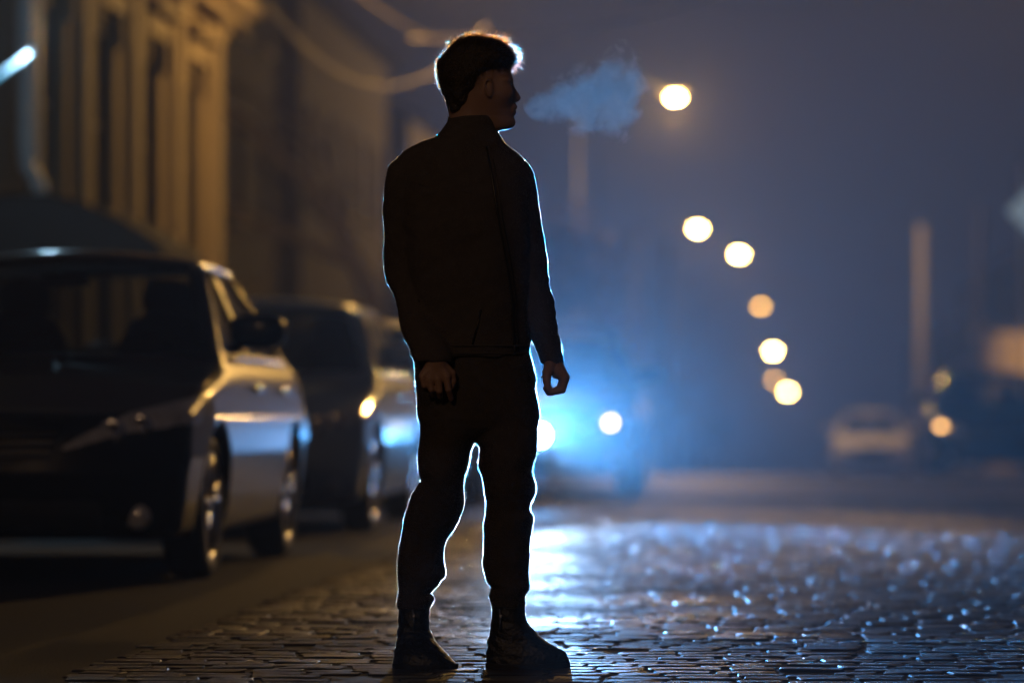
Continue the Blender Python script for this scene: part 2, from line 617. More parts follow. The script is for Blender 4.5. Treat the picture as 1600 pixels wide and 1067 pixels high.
def window(root, X0, a, b, c, d, side, rec=.16, frame_m=None, sill=True, cross=True):
    fm = MB()
    t = .06
    xi = X0 - side * rec
    def bx(p, q, r, s_, th=.05):
        fm.box((min(xi, xi + side * th), p, r), (max(xi, xi + side * th), q, s_))
    bx(a, a + t, c, d); bx(b - t, b, c, d); bx(a + t, b - t, c, c + t); bx(a + t, b - t, d - t, d)
    if cross:
        bx((a + b) / 2 - .025, (a + b) / 2 + .025, c + t, d - t, .045)
        h = c + (d - c) * .68
        bx(a + t, (a + b) / 2 - .025, h - .025, h + .025, .04); bx((a + b) / 2 + .025, b - t, h - .025, h + .025, .04)
    w = fm.build('window', frame_m or M_FRAME, root)
    p = MB().box((xi - .012 if side > 0 else xi + .002, a + .02, c + .02), (xi - .002 if side > 0 else xi + .012, b - .02, d - .02)).build('pane', M_PANE, w)
    if sill:
        MB().box((min(X0 + side * .003, X0 + side * .12), a - .08, c - .10), (max(X0 + side * .003, X0 + side * .12), b + .08, c - .002)).build('sill', M_TRIM, w)
    return w


FX = -7.0
b1 = thing('town_house', 'ochre plaster house with tall dark windows and stucco hoods behind the parked black car', 'house', (0, 0, 0))
WZ0, WZ1 = 1.35, 4.93
wins = [(36.35, 37.55), (39.15, 40.45), (42.2, 43.45), (45.15, 46.5)]
wins = [(27.2, 28.4), (30.2, 31.4)] + wins
wb = MB()
door = (33.1, 34.5)
facade(wb, FX, 24.5, 48.4, .1, 9.2, [(a, b, WZ0, WZ1) for a, b in wins] + [(a, b, 6.5, 8.5) for a, b in wins] + [(door[0], door[1], .1, 2.7)], .2, 1)
shell(wb, FX, 24.5, 48.4, .1, 9.2, 9, 1)
wb.build('wall', M_PLASTER, b1)
for a, b in wins:
    w = window(b1, FX, a, b, WZ0, WZ1, 1, .18)
    hd = MB().box((FX + .004, a - .18, WZ1 + .05), (FX + .10, b + .18, WZ1 + .30)).box((FX + .004, a - .28, WZ1 + .302), (FX + .26, b + .28, WZ1 + .42))
    hd.box((FX + .004, a - .17, WZ1 - .3), (FX + .09, a - .04, WZ1 + .048)).box((FX + .004, b + .04, WZ1 - .3), (FX + .09, b + .17, WZ1 + .048))
    hd.build('window_hood', M_TRIM, w)
    window(b1, FX, a, b, 6.5, 8.5, 1, .18)
for yc in (35.6, 38.35, 41.35, 44.3, 47.4):
    pl = MB().box((FX + .003, yc - .26, .12), (FX + .11, yc + .26, 5.45)).box((FX + .003, yc - .33, .12), (FX + .16, yc + .33, .9)).box((FX + .003, yc - .34, 5.452), (FX + .19, yc + .34, 5.62))
    pl.build('pilaster', M_TRIM, b1)
MB().box((FX + .003, 24.4, 5.64), (FX + .30, 48.55, 5.78)).box((FX + .003, 24.4, 5.782), (FX + .46, 48.62, 5.93)).box((FX + .003, 24.4, 5.932), (FX + .22, 48.5, 6.1)).build('cornice', M_TRIM, b1)
MB().box((FX + .003, 24.3, 9.0), (FX + .5, 48.7, 9.2)).build('eaves_cornice', M_TRIM, b1)
MB().add([(FX + .55, 24.2, 9.203), (FX + .55, 48.8, 9.203), (FX - 4.5, 48.8, 11.4), (FX - 4.5, 24.2, 11.4), (FX - 9.3, 24.2, 9.203), (FX - 9.3, 48.8, 9.203)],
         [(0, 1, 2, 3), (3, 2, 5, 4), (0, 3, 4), (1, 5, 2), (0, 4, 5, 1)]).build('roof', M_ROOF, b1)
dr = MB().box((FX - .20, door[0] + .01, .12), (FX - .14, door[1] - .01, 2.69)).build('door', M_FRAME, b1)
MB().tube([(FX - .135, door[0] + .15, 1.1), (FX - .08, door[0] + .15, 1.1), (FX - .08, door[0] + .28, 1.1)], .012, 6).build('handle', M_CHROME, dr)
# canopy over the doorway, seen end on: rounded canvas sloping out from the wall
prof = [(0.0, 2.62), (.75, 2.63), (1.05, 2.55), (1.40, 2.40), (1.72, 2.20), (1.80, 2.06)]
cv, cf = [], []
for i, (dx, z) in enumerate(prof):
    for yy in (32.6, 35.0):
        for th in (0, -.03): cv.append((FX + .01 + dx, yy, z + th))
for i in range(len(prof) - 1):
    a, b = i * 4, i * 4 + 4
    cf += [(a, b, b + 2, a + 2), (a + 1, a + 3, b + 3, b + 1), (a, a + 1, b + 1, b), (a + 2, b + 2, b + 3, a + 3)]
e0 = [(FX + .01, 32.6, 1.9)] + [(FX + .01 + dx, 32.6, z) for dx, z in prof] + [(FX + 1.78, 32.6, 1.9)]
cp = MB().add(cv, cf)
cp.add(e0, [tuple(range(len(e0)))])
cp.build('canopy', M_CANVAS, b1)
# rainwater pipes with their swan-neck bends
for yo, r in ((34.82, .07), (35.18, .065)):
    pts = [(FX + .14, yo, 8.9), (FX + .14, yo, 3.15), (FX + .16, yo, 3.02), (FX + .27, yo, 2.84), (FX + .30, yo, 2.72), (FX + .30, yo, .5)] if yo < 35 else \
          [(FX + .14, yo, 8.9), (FX + .14, yo, 2.85), (FX + .17, yo, 2.7), (FX + .13, yo, 2.5), (FX + .12, yo, .5)]
    MB().tube(pts, r, 10).build('drainpipe', M_ZINC, b1, True)
# slanted tube lamp on the wall
tl = MB().box((FX + .004, 29.90, 2.72), (FX + .06, 30.02, 2.95)).tube([(FX + .05, 29.96, 2.83), (FX + 1.16, 29.96, 3.60)], .025, 8).build('wall_lamp', M_POLE, b1)
M_TUBE = mat('lit_tube', (.8, .9, 1), .3, emit=(.12, .55, .85), emit_s=1.0)
MB().tube([(FX + .62, 29.91, 3.20), (FX + 1.14, 29.91, 3.565)], .017, 8).build('lit_tube', M_TUBE, tl, True)
ld = bpy.data.lights.new('tube_light', 'POINT')
ld.energy, ld.color, ld.shadow_soft_size = 70, (.45, .75, 1.0), .06
lo = link('tube_light', ld, tl)
lo.location = (FX + 1.2, 29.9, 3.75)


def row_house(label, X0, y0, y1, h, m, side, storeys, nwin, roof_h=2.0, depth=8):
    base = float(zg(y1)) - .3
    r = thing('row_house', label, 'house', (X0, (y0 + y1) / 2, float(zg((y0 + y1) / 2))))
    ox, oy, oz = r.location
    L = (y1 - y0) / 2
    b0 = base - oz
    holes = []
    sh = (h - .6) / storeys
    for s_ in range(storeys):
        for k in range(nwin):
            yc = -L + 2 * L * (k + .5) / nwin
            z0 = .5 + s_ * sh + .55
            holes.append((yc - .55, yc + .55, z0, z0 + min(1.7, sh - 1.0)))
    w = MB()
    facade(w, 0, -L, L, b0, h, holes, .18, side)
    shell(w, 0, -L, L, b0, h, depth, side)
    w.build('wall', m, r)
    for a, b, c, d in holes: window(r, 0, a, b, c, d, side, .16)
    xb = -side * depth
    e = .35 * side
    rb = MB().add([(e, -L - .1, h + .003), (e, L + .1, h + .003), (xb / 2, L + .1, h + roof_h), (xb / 2, -L - .1, h + roof_h), (xb - e, -L - .1, h + .003), (xb - e, L + .1, h + .003)],
                  [(0, 1, 2, 3), (3, 2, 5, 4), (0, 3, 4), (1, 5, 2), (0, 4, 5, 1)]).build('roof', M_ROOF, r)
    MB().box((xb / 2 - .3, -L + 1, h + roof_h - .6), (xb / 2 + .3, -L + 1.7, h + roof_h + .9)).build('chimney', m, rb)
    return r


row_house('tall dark grey house next beyond the ochre one', -8.6, 50.2, 66, 9.6, M_HOUSE[0], 1, 3, 5)
row_house('dark brick house beyond the tall grey one, left side', -8.3, 67, 82, 8.6, M_HOUSE[1], 1, 2, 5)
row_house('dark umber house halfway down the left side of the street', -8.0, 84, 101, 8.0, M_HOUSE[2], 1, 2, 5)
row_house('low brick house near the first bright street lamp', -7.8, 104, 124, 7.2, M_HOUSE[1], 1, 2, 6)
row_house('far umber house last in the left-hand row', -7.4, 128, 160, 7.6, M_HOUSE[2], 1, 2, 8)
row_house('grey house beyond the two poles on the right', 8.2, 150, 172, 8.2, M_HOUSE[0], -1, 2, 6)
row_house('brick house furthest down the right side', 7.0, 178, 205, 6.6, M_HOUSE[1], -1, 2, 7)
row_house('dark brick house nearest on the right side', 9.4, 106, 134, 7.4, M_HOUSE[1], -1, 2, 7)
# pale garage-like block lit yellow at the right edge
g = thing('garage', 'pale windowless block lit amber at the right edge behind the dark blue car', 'garage', (5.0, 82, float(zg(82))))
gw = MB().box((-.35, 0, -.4), (4.6, 7, 3.05)).build('wall', M_GARAGE, g)
MB().box((-.5, -.15, 3.053), (4.8, 7.2, 3.22)).build('roof', M_ROOF, g)
gd = MB()
for i in range(6): gd.box((1.2, -.06, i * .38 - .05), (3.8, -.012, i * .38 + .31))
gd.build('door', M_FRAME, g)
gl_ = MB().supere((1.7, -.10, 2.62), (.12, .09, .07), .8).build('wall_lamp', MATS.get('lit_lamp_lens') or mat('lit_lamp_lens', (.9, .8, .6), .3, emit=AMBER, emit_s=220.0), g, True)  # unseen lamp added to brighten the pale wall
ld = bpy.data.lights.new('garage_fill', 'POINT')
ld.energy, ld.color, ld.shadow_soft_size = 330, AMBER, .08
lo = link('garage_fill', ld, gl_)
lo.location = (1.7, -.45, 2.5)


# ================================================================== STREET LAMPS AND POLES
def street_lamp(label, lamp, px_off, power, r=.2, energy_col=AMBER, grp='street lamps along the left pavement', spot=None):
    """lamp: where the lens hangs; pole stands px_off to the left"""
    gx = lamp.x - px_off
    gz = float(zg(lamp.y)) + .1
    t = thing('street_lamp', label, 'street lamp', (gx, lamp.y, gz), 0, grp)
    H = lamp.z - gz
    MB().tube([(0, 0, 0), (0, 0, .9), (0, 0, .92), (0, 0, H + .05)], [.11, .11, .075, .05], 10).build('pole', M_POLE, t, True)
    MB().tube([(0, 0, H + .03), (px_off * .3, 0, H + .33), (px_off * .75, 0, H + .36), (px_off - .28, 0, H + .24)], .035, 8).build('arm', M_POLE, t, True)
    MB().supere((px_off, 0, H + .22), (.36, .17, .11), .7).build('lamp_head', M_POLE, t, True)
    gm = mat('lit_lamp_lens', (.9, .8, .6), .3, emit=(1.0, .66, .25), emit_s=300.0) if not ('dim' in label or 'yellow' in label) else mat('dim_lamp_lens', (.9, .7, .4), .3, emit=(1.0, .50, .06), emit_s=14.0)
    q = .085 + .0006 * max(0.0, lamp.y)
    MB().supere((px_off, 0, H + .15 - q * .5), (q, q * .8, q * .5), .9, 12, 6).build('lens', gm, t, True)
    ld = bpy.data.lights.new('lamp_light', 'SPOT' if spot else 'POINT')
    ld.energy, ld.color, ld.shadow_soft_size = power, energy_col, r
    lo = link('lamp_light', ld, t)
    lo.location = (px_off, 0, H - q - r)
    if spot:                                             # narrow cone shaped to reach only the parked cars
        ld.spot_size, ld.spot_blend = math.radians(28), .6
        lo.rotation_euler = (Vector(spot) - lamp).to_track_quat('-Z', 'Y').to_euler()
    return t


lamp_specs = [  # label, px, py, depth, offset, power, radius
    ('nearest visible street lamp, brightest orange glow beside the breath cloud', 1055, 163, 90, 2.3, 2000, .08),
    ('street lamp upper left of the pair halfway down the street', 1090, 365, 135, 2.3, 550, .10),
    ('street lamp lower right of the pair halfway down the street', 1155, 404, 150, 2.6, 550, .10),
    ('dim amber street lamp alone in the middle of the row', 1189, 483, 190, 3.0, 160, .10),
    ('white glowing street lamp topmost of the far cluster of three', 1208, 553, 250, 3.2, 600, .14),
    ('yellow street lamp in the middle of the far cluster of three', 1210, 597, 330, 3.4, 300, .16),
    ('bright street lamp lowest of the far cluster of three', 1231, 615, 380, 3.6, 600, .18),
]
for lb, px, py, d, offx, pw, r in lamp_specs:
    p = at(px, py, d)
    street_lamp(lb, p + Vector((0, 0, r)), offx, pw, r)
# lamp on a wall bracket of the ochre house, its head just above the frame: it lights the house front and the branches
bt = thing('wall_bracket_lamp', 'street lamp hung on a long bracket from the far corner of the ochre house', 'street lamp', (FX + .003, 46.0, 6.5))
MB().box((0, -.12, -.25), (.05, .12, .25)).tube([(.03, 0, .15), (1.6, 0, .42), (3.1, 0, .36)], .035, 8).tube([(.03, 0, -.18), (1.3, 0, .33)], .02, 6).build('bracket', M_POLE, bt, True)
MB().supere((3.4, 0, .33), (.36, .17, .11), .7).build('lamp_head', M_POLE, bt, True)
MB().supere((3.4, 0, .19), (.20, .13, .07), .9, 12, 6).build('lens', MATS['lit_lamp_lens'], bt, True)
ld = bpy.data.lights.new('lamp_light', 'POINT')
ld.energy, ld.color, ld.shadow_soft_size = 680, AMBER, .15
lo = link('lamp_light', ld, bt)
lo.location = (3.4, 0, -.1)
# lamp behind the viewer's left shoulder, same spacing
street_lamp('street lamp standing beside the viewer on the left pavement', Vector((-3.9, -3.0, 7.6)), 1.3, 500, .2, (1.0, .60, .32))


# lamp on the right-hand pavement, out of the picture: its amber light glints along the parked cars
right_lamp = street_lamp('street lamp on the right pavement just outside the picture', Vector((4.6, 42.0, 7.4)), -1.4, 4600, .1, AMBER, 'street lamps along the right pavement', spot=(-3.6, 22.0, .9))


def pole(label, px, top, d, r, name='utility_pole', m=None, arms=1):
    p = at(px, top, d)
    gz = float(zg(p.y)) - .1
    t = thing(name, label, 'pole', (p.x, p.y, gz))
    MB().tube([(0, 0, 0), (0, 0, p.z - gz)], [r * 1.2, r], 10).build('post', m or M_WOODPOLE, t, True)
    if arms:
        MB().box((-.7, -.05, p.z - gz - .5), (.7, .05, p.z - gz - .38)).build('crossarm', m or M_WOODPOLE, t)
        for x in (-.6, -.25, .25, .6):
            MB().lathe([(.0, p.z - gz - .38), (.04, p.z - gz - .38), (.05, p.z - gz - .3), (.0, p.z - gz - .24)], 8, M=Matrix.Translation((x, 0, 0))).build('insulator', M_ZINC, t)
    return t


pole('pale tall pole rising behind the dark blue car on the right', 1442, 352, 92, .13, m=mat('pale_concrete', (.34, .32, .31), .8, bump=.2), arms=0)
pole('thinner dark pole between the pale pole and the amber block', 1532, 318, 84, .09, m=mat('grey_brown_wood', (.2, .16, .13), .8, bump=.3), arms=0)
pole('slim post far off below the breath cloud', 934, 225, 115, .035, m=M_POLE, arms=0)
pole('short post standing under the far street lamps', 1043, 375, 118, .12, arms=0)
# added glowing panel standing in for a pale lit edge on the right
sp = at(1599, 330, 60)
sg = thing('glow_panel', 'added pale blue glowing diamond panel standing in for a lit edge, cut by the right edge of the picture', 'sign', (sp.x, sp.y, float(zg(sp.y)) + .1))
H = sp.z - sg.location.z
MB().tube([(0, 0, 0), (0, 0, H + .7)], .035, 8).build('post', M_ZINC, sg, True)
MB().box((-.30, -.06, -.30), (.30, -.04, .30), Matrix.Translation((.16, 0, H)) @ Matrix.Rotation(math.radians(45), 4, 'Y')).build('panel', mat('panel_glow', (.75, .8, .82), .4, emit=(.30, .55, .72), emit_s=.22), sg)

# overhead cables
def cable(label, a, b, sag, r=.018):
    pts = []
    a, b = Vector(a), Vector(b)
    for i in range(25):
        t = i / 24
        p = a.lerp(b, t); p.z -= sag * 4 * t * (1 - t); pts.append(p)
    o = MB().tube(pts, r, 6).build('overhead_cable', M_CABLE, None, True)
    return tag(o, label, 'cable', 'cables over the street')


cable('slack cable hanging in a long curve left of the man\'s head', at(395, -25, 44), at(760, 40, 47), 0.95, .014)
cable('thin cable curving down past the back of the man\'s head', at(520, -45, 46), at(905, 60, 52), 0.55, .010)
cable('taut cable running out to the right behind the breath', at(640, 60, 47), at(1240, -60, 60), .35, .02)


# ================================================================== TREES
def tree(label, base, h, seed, leaves, lean=(0, 0), spread=.55, first=.35):
    r = random.Random(seed)
    t = thing('street_tree', label, 'tree', base, 0, 'trees along the left pavement')
    tips, segs = [], []

    def grow(p, d, L, rad, lvl):
        pts, rs = [p.copy()], [rad]
        n = 4
        for i in range(n):
            d = (d + Vector((r.gauss(0, .16), r.gauss(0, .16), r.gauss(0, .10) + (.05 if lvl < 2 else -.06)))).normalized()
            p = p + d * (L / n)
            pts.append(p.copy()); rs.append(rad * (1 - .55 * (i + 1) / n))
        segs.append((pts, rs, lvl))
        if lvl >= 4:
            tips.extend(pts[1:]); return
        for k in range(r.choice((2, 3, 3))):
            q = pts[r.choice((2, 3, 4))]
            nd = (d + Vector((r.gauss(0, 1), r.gauss(0, 1), r.gauss(0, .6))) * spread * 1.2).normalized()
            grow(q, nd, L * r.uniform(.55, .78), rad * .5, lvl + 1)
    grow(Vector((0, 0, -.15)), Vector((lean[0], lean[1], 1)).normalized(), h * first, h * .022, 0)
    tm = MB()
    lm = MB()
    for pts, rs, lvl in segs:
        (tm if lvl == 0 else lm).tube(pts, [max(q, .008) for q in rs], 7 if lvl < 2 else 4, caps=False)
    tm.build('trunk', M_BARK, t, True)
    lm.build('branches', M_BARK, t, True)
    if leaves:
        nv = min(leaves, 6000)
        P = np.array([tuple(tips[r.randrange(len(tips))]) for _ in range(nv)]) + RNG.normal(size=(nv, 3)) * .22
        a = RNG.normal(size=(nv, 3)); a /= np.linalg.norm(a, axis=1)[:, None]
        b = np.cross(a, RNG.normal(size=(nv, 3))); b /= np.linalg.norm(b, axis=1)[:, None]
        s_ = RNG.uniform(.06, .13, (nv, 1))
        V = np.stack([P - a * s_, P + b * s_ * .5, P + a * s_, P - b * s_ * .5], 1).reshape(-1, 3)
        F = np.arange(nv * 4).reshape(-1, 4)
        o = link('crown', np_mesh('crown', V, F, M_LEAF), t)
        o['kind'] = 'stuff'
    return t


tree('bare tree behind the man with drooping branches lit amber', (-4.95, 59, float(zg(59)) + .1), 9.5, 5, 0, (-.05, -.1), .62, .52)
tree('thin leafy tree beside the first bright lamp', (-5.6, 84, float(zg(84)) + .1), 8.5, 11, 3500, (.1, 0))
tree('leafy tree past the umber house', (-5.3, 102, float(zg(102)) + .1), 8.0, 14, 4500, (.1, 0))
tree('bushy tree in front of the low brick house', (-4.9, 119, float(zg(119)) + .1), 7.5, 17, 4500, (.15, 0))
tree('far leafy tree below the pair of lamps', (-4.6, 146, float(zg(146)) + .1), 7.0, 21, 4500, (.1, 0))
tree('furthest leafy tree near the dim amber lamp', (-3.9, 178, float(zg(178)) + .1), 7.0, 25, 4500, (.1, 0))
tree('dark tree between the two poles on the right', (6.2, 100, float(zg(100)) + .1), 5.0, 31, 4000, (0, 0))


# ================================================================== CARS
def make_car(P, h=.018):
    """returns {part name: [meshes...]} in car space: nose at y = 0 looking along -y"""
    L, W = P['L'], P['W'] / 2
    zr, y0, y1, y2, y3 = P['roof'], P['cowl'], P['ws_top'], P['rw_top'], P['rw_base']
    zc = P['belt']
    wr, wy = P['wheel_r'], P['wheel_y']
    G = Grid((-W - .06, -.06, .1), (W + .06, L + .06, zr + .06), h)
    X, Y, Z = G.X, G.Y, G.Z
    aX = np.abs(X)
    y_, z_ = Y[0, :, 0], Z[0, 0]
    ip = lambda v, xp, fp: np.interp(v, xp, fp).astype(np.float32)
    zt = ip(y_, P['top'][0], P['top'][1])[None, :, None]
    hw = ip(y_, [0, .25, .8, L - .8, L - .2, L], [W * .86, W * .94, W, W, W * .94, W * .86])[None, :, None]
    tz = ip(z_, [.15, .35, .55, .72, .86, 1.0, 1.2], [.93, .975, 1.0, .995, .97, .92, .84])[None, None, :]
    fp = ip(z_, [.15, .30, .48, .62, .76, .92, 1.1], P['nose'])[None, None, :]
    rpz = ip(z_, [.15, .35, .6, .85, 1.1], [.14, .04, 0, .03, .14])[None, None, :]
    d = aX - hw * tz
    d = smax(d, Z - zt + .055 * (X / W) ** 2, .07)
    d = smax(d, .20 - Z, .05)
    d = smax(d, (fp + .34 * (aX / W) ** 3 - Y), .06)
    d = smax(d, Y - (L - rpz - .22 * (aX / W) ** 3), .08)
    gz = lambda z: np.interp(z, [.7, zc, zc + .2, zr], [W * .95, W * .915, W * .83, W * .67])
    g = gz(z_).astype(np.float32)[None, None, :]
    m1 = (y1 - y0) / (zr - .05 - zc)
    m2 = (y3 - y2) / (zr - .05 - zc)
    yws = y0 + (Z - zc) * m1 + .16 * (X / W) ** 2
    yrw = y3 - (Z - zc) * m2 - .12 * (X / W) ** 2
    gh = smax(aX - g, (yws - Y) / math.hypot(1, m1), .09)
    gh = smax(gh, (Y - yrw) / math.hypot(1, m2), .09)
    gh = smax(gh, Z - (zr - .055 * (X / (W * .67)) ** 2 - .05 * ((Y - (y1 + y2) / 2) / 1.0) ** 2), .10)
    gh = np.maximum(gh, .6 - Z)
    body = smin(d, gh, .05)
    cav = np.maximum(gh + .055, zc - .34 - Z)
    body = np.maximum(body, -cav)
    zl, zh = zc + .035, zr - .105
    cut = np.maximum(np.maximum(aX - (g - .085), np.maximum(zl - .01 - Z, Z - zh - .02)), np.abs(yws - Y) - .17)
    body = np.maximum(body, -cut)
    cut = np.maximum(np.maximum(aX - (g - .10), np.maximum(zl + .03 - Z, Z - zh)), np.abs(yrw - Y) - .17)
    body = np.maximum(body, -cut)
    yb = P['pillar']
    cut = np.maximum(np.maximum(zl - Z, Z - zh), np.maximum(yws + .13 - Y, Y - (yrw - .20)))
    cut = np.maximum(np.maximum(cut, .045 - np.abs(Y - yb)), .40 - aX)
    cut = np.maximum(cut, aX - (g + .03))
    body = np.maximum(body, -cut)
    for w in wy:
        body = np.maximum(body, -np.maximum(np.sqrt((Y - w) ** 2 + (Z - wr) ** 2) - (wr + .05), W - .32 - aX))
    G.F[:] = body
    V, Q, nr = G.nets(1)
    C = V[Q].mean(1); N = nr[Q].mean(1)
    x, yy, z = np.abs(C[:, 0]), C[:, 1], C[:, 2]
    outer = np.ones(len(C), bool)
    # headlight outline on the nose, as a polygon in (x, z)
    hx = P['lamp']
    lo_ = np.interp(x, [hx[0], hx[0] + .27, hx[1]], [hx[2], hx[2] + .075, hx[2] + .115])
    hi_ = np.interp(x, [hx[0], hx[0] + .27, hx[1]], [hx[2] + .02, hx[2] + .165, hx[2] + .235])
    sel = {}
    sel['headlight'] = (x > hx[0]) & (x < hx[1] + .02) & (z > lo_) & (z < hi_) & (yy < .62) & (N[:, 1] < .3)
    gx, g0, g1 = P['grille']
    sel['grille'] = (x < gx - (g1 - z) * .35) & (z > g0) & (z < g1) & (yy < .25) & (N[:, 1] < -.3)
    sel['air_intake'] = (x < .52) & (z > .245) & (z < .37) & (yy < .3) & (N[:, 1] < -.3)
    sel['tail_light'] = (x > W * .55) & (z > .72) & (z < .90) & (yy > L - .45) & (N[:, 1] > .1)
    sel['bonnet'] = (z > .66) & (yy < y0 + .05) & (N[:, 2] > .5) & (yy > .22)
    sel['bumper'] = (yy < .50) & (z < .585)
    sel['door'] = (x > W * .82) & (z > .30) & (z < zc - .01) & (yy > wy[0] + wr + .09) & (yy < yb) & (np.abs(N[:, 0]) > .3)
    sel['rear_door'] = (x > W * .82) & (z > .30) & (z < zc - .01) & (yy > yb) & (yy < wy[1] - wr * .35) & (np.abs(N[:, 0]) > .3)
    used = np.zeros(len(C), bool)
    parts = {}
    matof = {'headlight': M_LENS, 'grille': M_BLACKPL, 'air_intake': M_BLACKPL, 'tail_light': M_TAIL}

    def take(mask, name, m):
        q = Q[mask]
        if not len(q): return
        u, inv = np.unique(q, return_inverse=True)
        parts.setdefault(name, []).append(np_mesh(name, V[u], inv.reshape(-1, 4), m, True, nr[u]))
    # even out the stepped outlines between parts
    pid = np.zeros(len(Q), np.int32)
    for i_, mk in reversed(list(enumerate(sel.values(), 1))): pid[mk] = i_
    e = np.concatenate([np.stack([Q[:, i], Q[:, (i + 1) % 4]], 1) for i in range(4)])
    ef = np.tile(np.arange(len(Q)), 4)
    es = np.sort(e, 1)
    order = np.lexsort((es[:, 1], es[:, 0]))
    es, ef = es[order], ef[order]
    same = (es[1:] == es[:-1]).all(1)
    bd = same & (pid[ef[1:]] != pid[ef[:-1]])
    be = es[:-1][bd]
    for _ in range(6):
        acc = np.zeros_like(V); kk = np.zeros(len(V))
        for a_, b_ in ((0, 1), (1, 0)):
            for q_ in range(3): acc[:, q_] += np.bincount(be[:, a_], V[be[:, b_], q_], len(V))
            kk += np.bincount(be[:, a_], minlength=len(V))
        m_ = kk >= 2
        V[m_] = .5 * V[m_] + .5 * acc[m_] / kk[m_][:, None]
    for nm, mk in sel.items():
        mk = mk & ~used
        used |= mk
        pm = matof.get(nm, P['paint'])
        if nm in ('headlight', 'tail_light', 'door', 'rear_door'):
            for sgn in (-1, 1): take(mk & (np.sign(C[:, 0]) == sgn), 'door' if nm == 'rear_door' else nm, pm)
        else:
            take(mk, nm, pm)
    take(~used, 'body', P['paint'])
    # glass
    def gridmesh(fn, us, vs, name):
        VV = np.array([fn(u, v) for v in vs for u in us]); n = len(us)
        F = np.array([(j * n + i, j * n + i + 1, (j + 1) * n + i + 1, (j + 1) * n + i) for j in range(len(vs) - 1) for i in range(n - 1)])
        parts.setdefault(name, []).append(np_mesh(name, VV, F, M_GLASS))
    zz = np.linspace(zl - .03, zh + .04, 8)
    gridmesh(lambda u, z: (u * (gz(z) - .06), y0 + (z - zc) * m1 + .16 * (u * (gz(z) - .06) / W) ** 2 + .03, z), np.linspace(-1, 1, 13), zz, 'windscreen')
    gridmesh(lambda u, z: (u * (gz(z) - .07), y3 - (z - zc) * m2 - .12 * (u * (gz(z) - .07) / W) ** 2 - .03, z), np.linspace(-1, 1, 13), zz, 'rear_window')
    for sgn in (-1, 1):
        yw = lambda z: y0 + (z - zc) * m1 + .16 * .7
        yr = lambda z: y3 - (z - zc) * m2 - .10
        gridmesh(lambda u, z: (sgn * (gz(z) - .024), yw(z) + .06 + u * (yb - yw(z) - .06), z), np.linspace(0, 1, 6), zz, 'side_window')
        gridmesh(lambda u, z: (sgn * (gz(z) - .024), yb + .02 + u * (yr(z) - .14 - yb), z), np.linspace(0, 1, 6), zz, 'side_window')
        # bright strip along the bottom of the side windows
        tb = MB()
        tb.tube([(sgn * (gz(zc + .01) + .006), yy_, zc + .012) for yy_ in np.linspace(y0 + .35, y3 - .35, 8)], .011, 6)
        parts.setdefault('window_trim', []).append(tb.mesh('window_trim', M_CHROME, True))
        pl_ = [(sgn * (gz(q) - .010), y0 + (q - zc) * m1 + .145, q) for q in np.linspace(zc + .03, zr - .115, 6)]
        rl_ = [(sgn * (gz(zr - .09) - .028), q, zr - .082 - .05 * ((q - (y1 + y2) / 2) / 1.0) ** 2) for q in np.linspace(y1 + .10, y2 + .05, 8)]
        parts.setdefault('glint_trim', []).append(MB().tube(pl_ + rl_, .0115, 6).mesh('glint_trim', M_CHROME, True))  # chrome line added along pillar and roof edge to catch amber glints
        tb = MB()
        for yh in (yb - .18, wy[1] - .42):
            parts.setdefault('door_handle', []).append(MB().supere((sgn * (W * .985), yh, zc - .13), (.018, .11, .018), .8, 8, 6).mesh('door_handle', P['handle'], True))
        mm = MB().supere((sgn * (W + .07), y0 + .30, zc + .13), (.135, .07, .082), .65)
        mm.tube([(sgn * (W - .07), y0 + .32, zc + .05), (sgn * (W + .0), y0 + .31, zc + .07)], [.03, .025], 8)
        parts.setdefault('wing_mirror', []).append(mm.mesh('wing_mirror', P['paint'], True))
        # seats
        sb = MB().supere((sgn * .36, y1 + .75, zc - .08), (.25, .10, .34), .7).supere((sgn * .36, y1 + .80, zc + .32), (.14, .06, .10), .8)
        parts.setdefault('seat', []).append(sb.mesh('seat', M_CABIN, True))
        fl = MB().lathe([(.0, -.012), (.03, -.010), (.052, 0), (.058, .03)], 14, 'y', Matrix.Translation((sgn * .66, P['nose'][1] + .34 * (.66 / W) ** 3 - .004, .295)))
        parts.setdefault('fog_lamp', []).append(fl.mesh('fog_lamp', M_LENS, True))
        # projector barrels inside the headlight
        for q, rr in ((.40, .052), (.62, .045)):
            xx = hx[0] + (hx[1] - hx[0]) * q
            zz_ = hx[2] + .04 + .11 * q
            b = MB().lathe([(.0, .012), (rr * .6, .008), (rr, 0), (rr * 1.1, .03)], 14, 'y', Matrix.Translation((sgn * xx, np.interp(zz_, [.15, .30, .48, .62, .76, .92, 1.1], P['nose']) + .34 * (xx / W) ** 3 - .012, zz_)))
            parts.setdefault('headlight_barrel', []).append(b.mesh('headlight_barrel', M_CHROME, True))
    # grille frame, plate, wheel of the cabin, mirror
    fy = P['nose'][3] - .012
    bars = MB()
    for i in range(4):
        zq = g0 + (g1 - g0) * (i + .5) / 4
        wq = gx - (g1 - zq) * .35
        bars.tube([(-wq, fy + .10 * (wq / W) ** 2, zq), (-wq / 2, fy - .004, zq), (0, fy - .012, zq), (wq / 2, fy - .004, zq), (wq, fy + .10 * (wq / W) ** 2, zq)], .010, 6)
    bars.tube([(-gx, fy + .03, g1), (0, fy + .0, g1 + .005), (gx, fy + .03, g1)], .013, 6)
    bars.tube([(-gx, fy + .03, g1), (-gx + (g1 - g0) * .35, fy + .02, g0), (0, fy - .01, g0 - .005), (gx - (g1 - g0) * .35, fy + .02, g0), (gx, fy + .03, g1)], .010, 6)
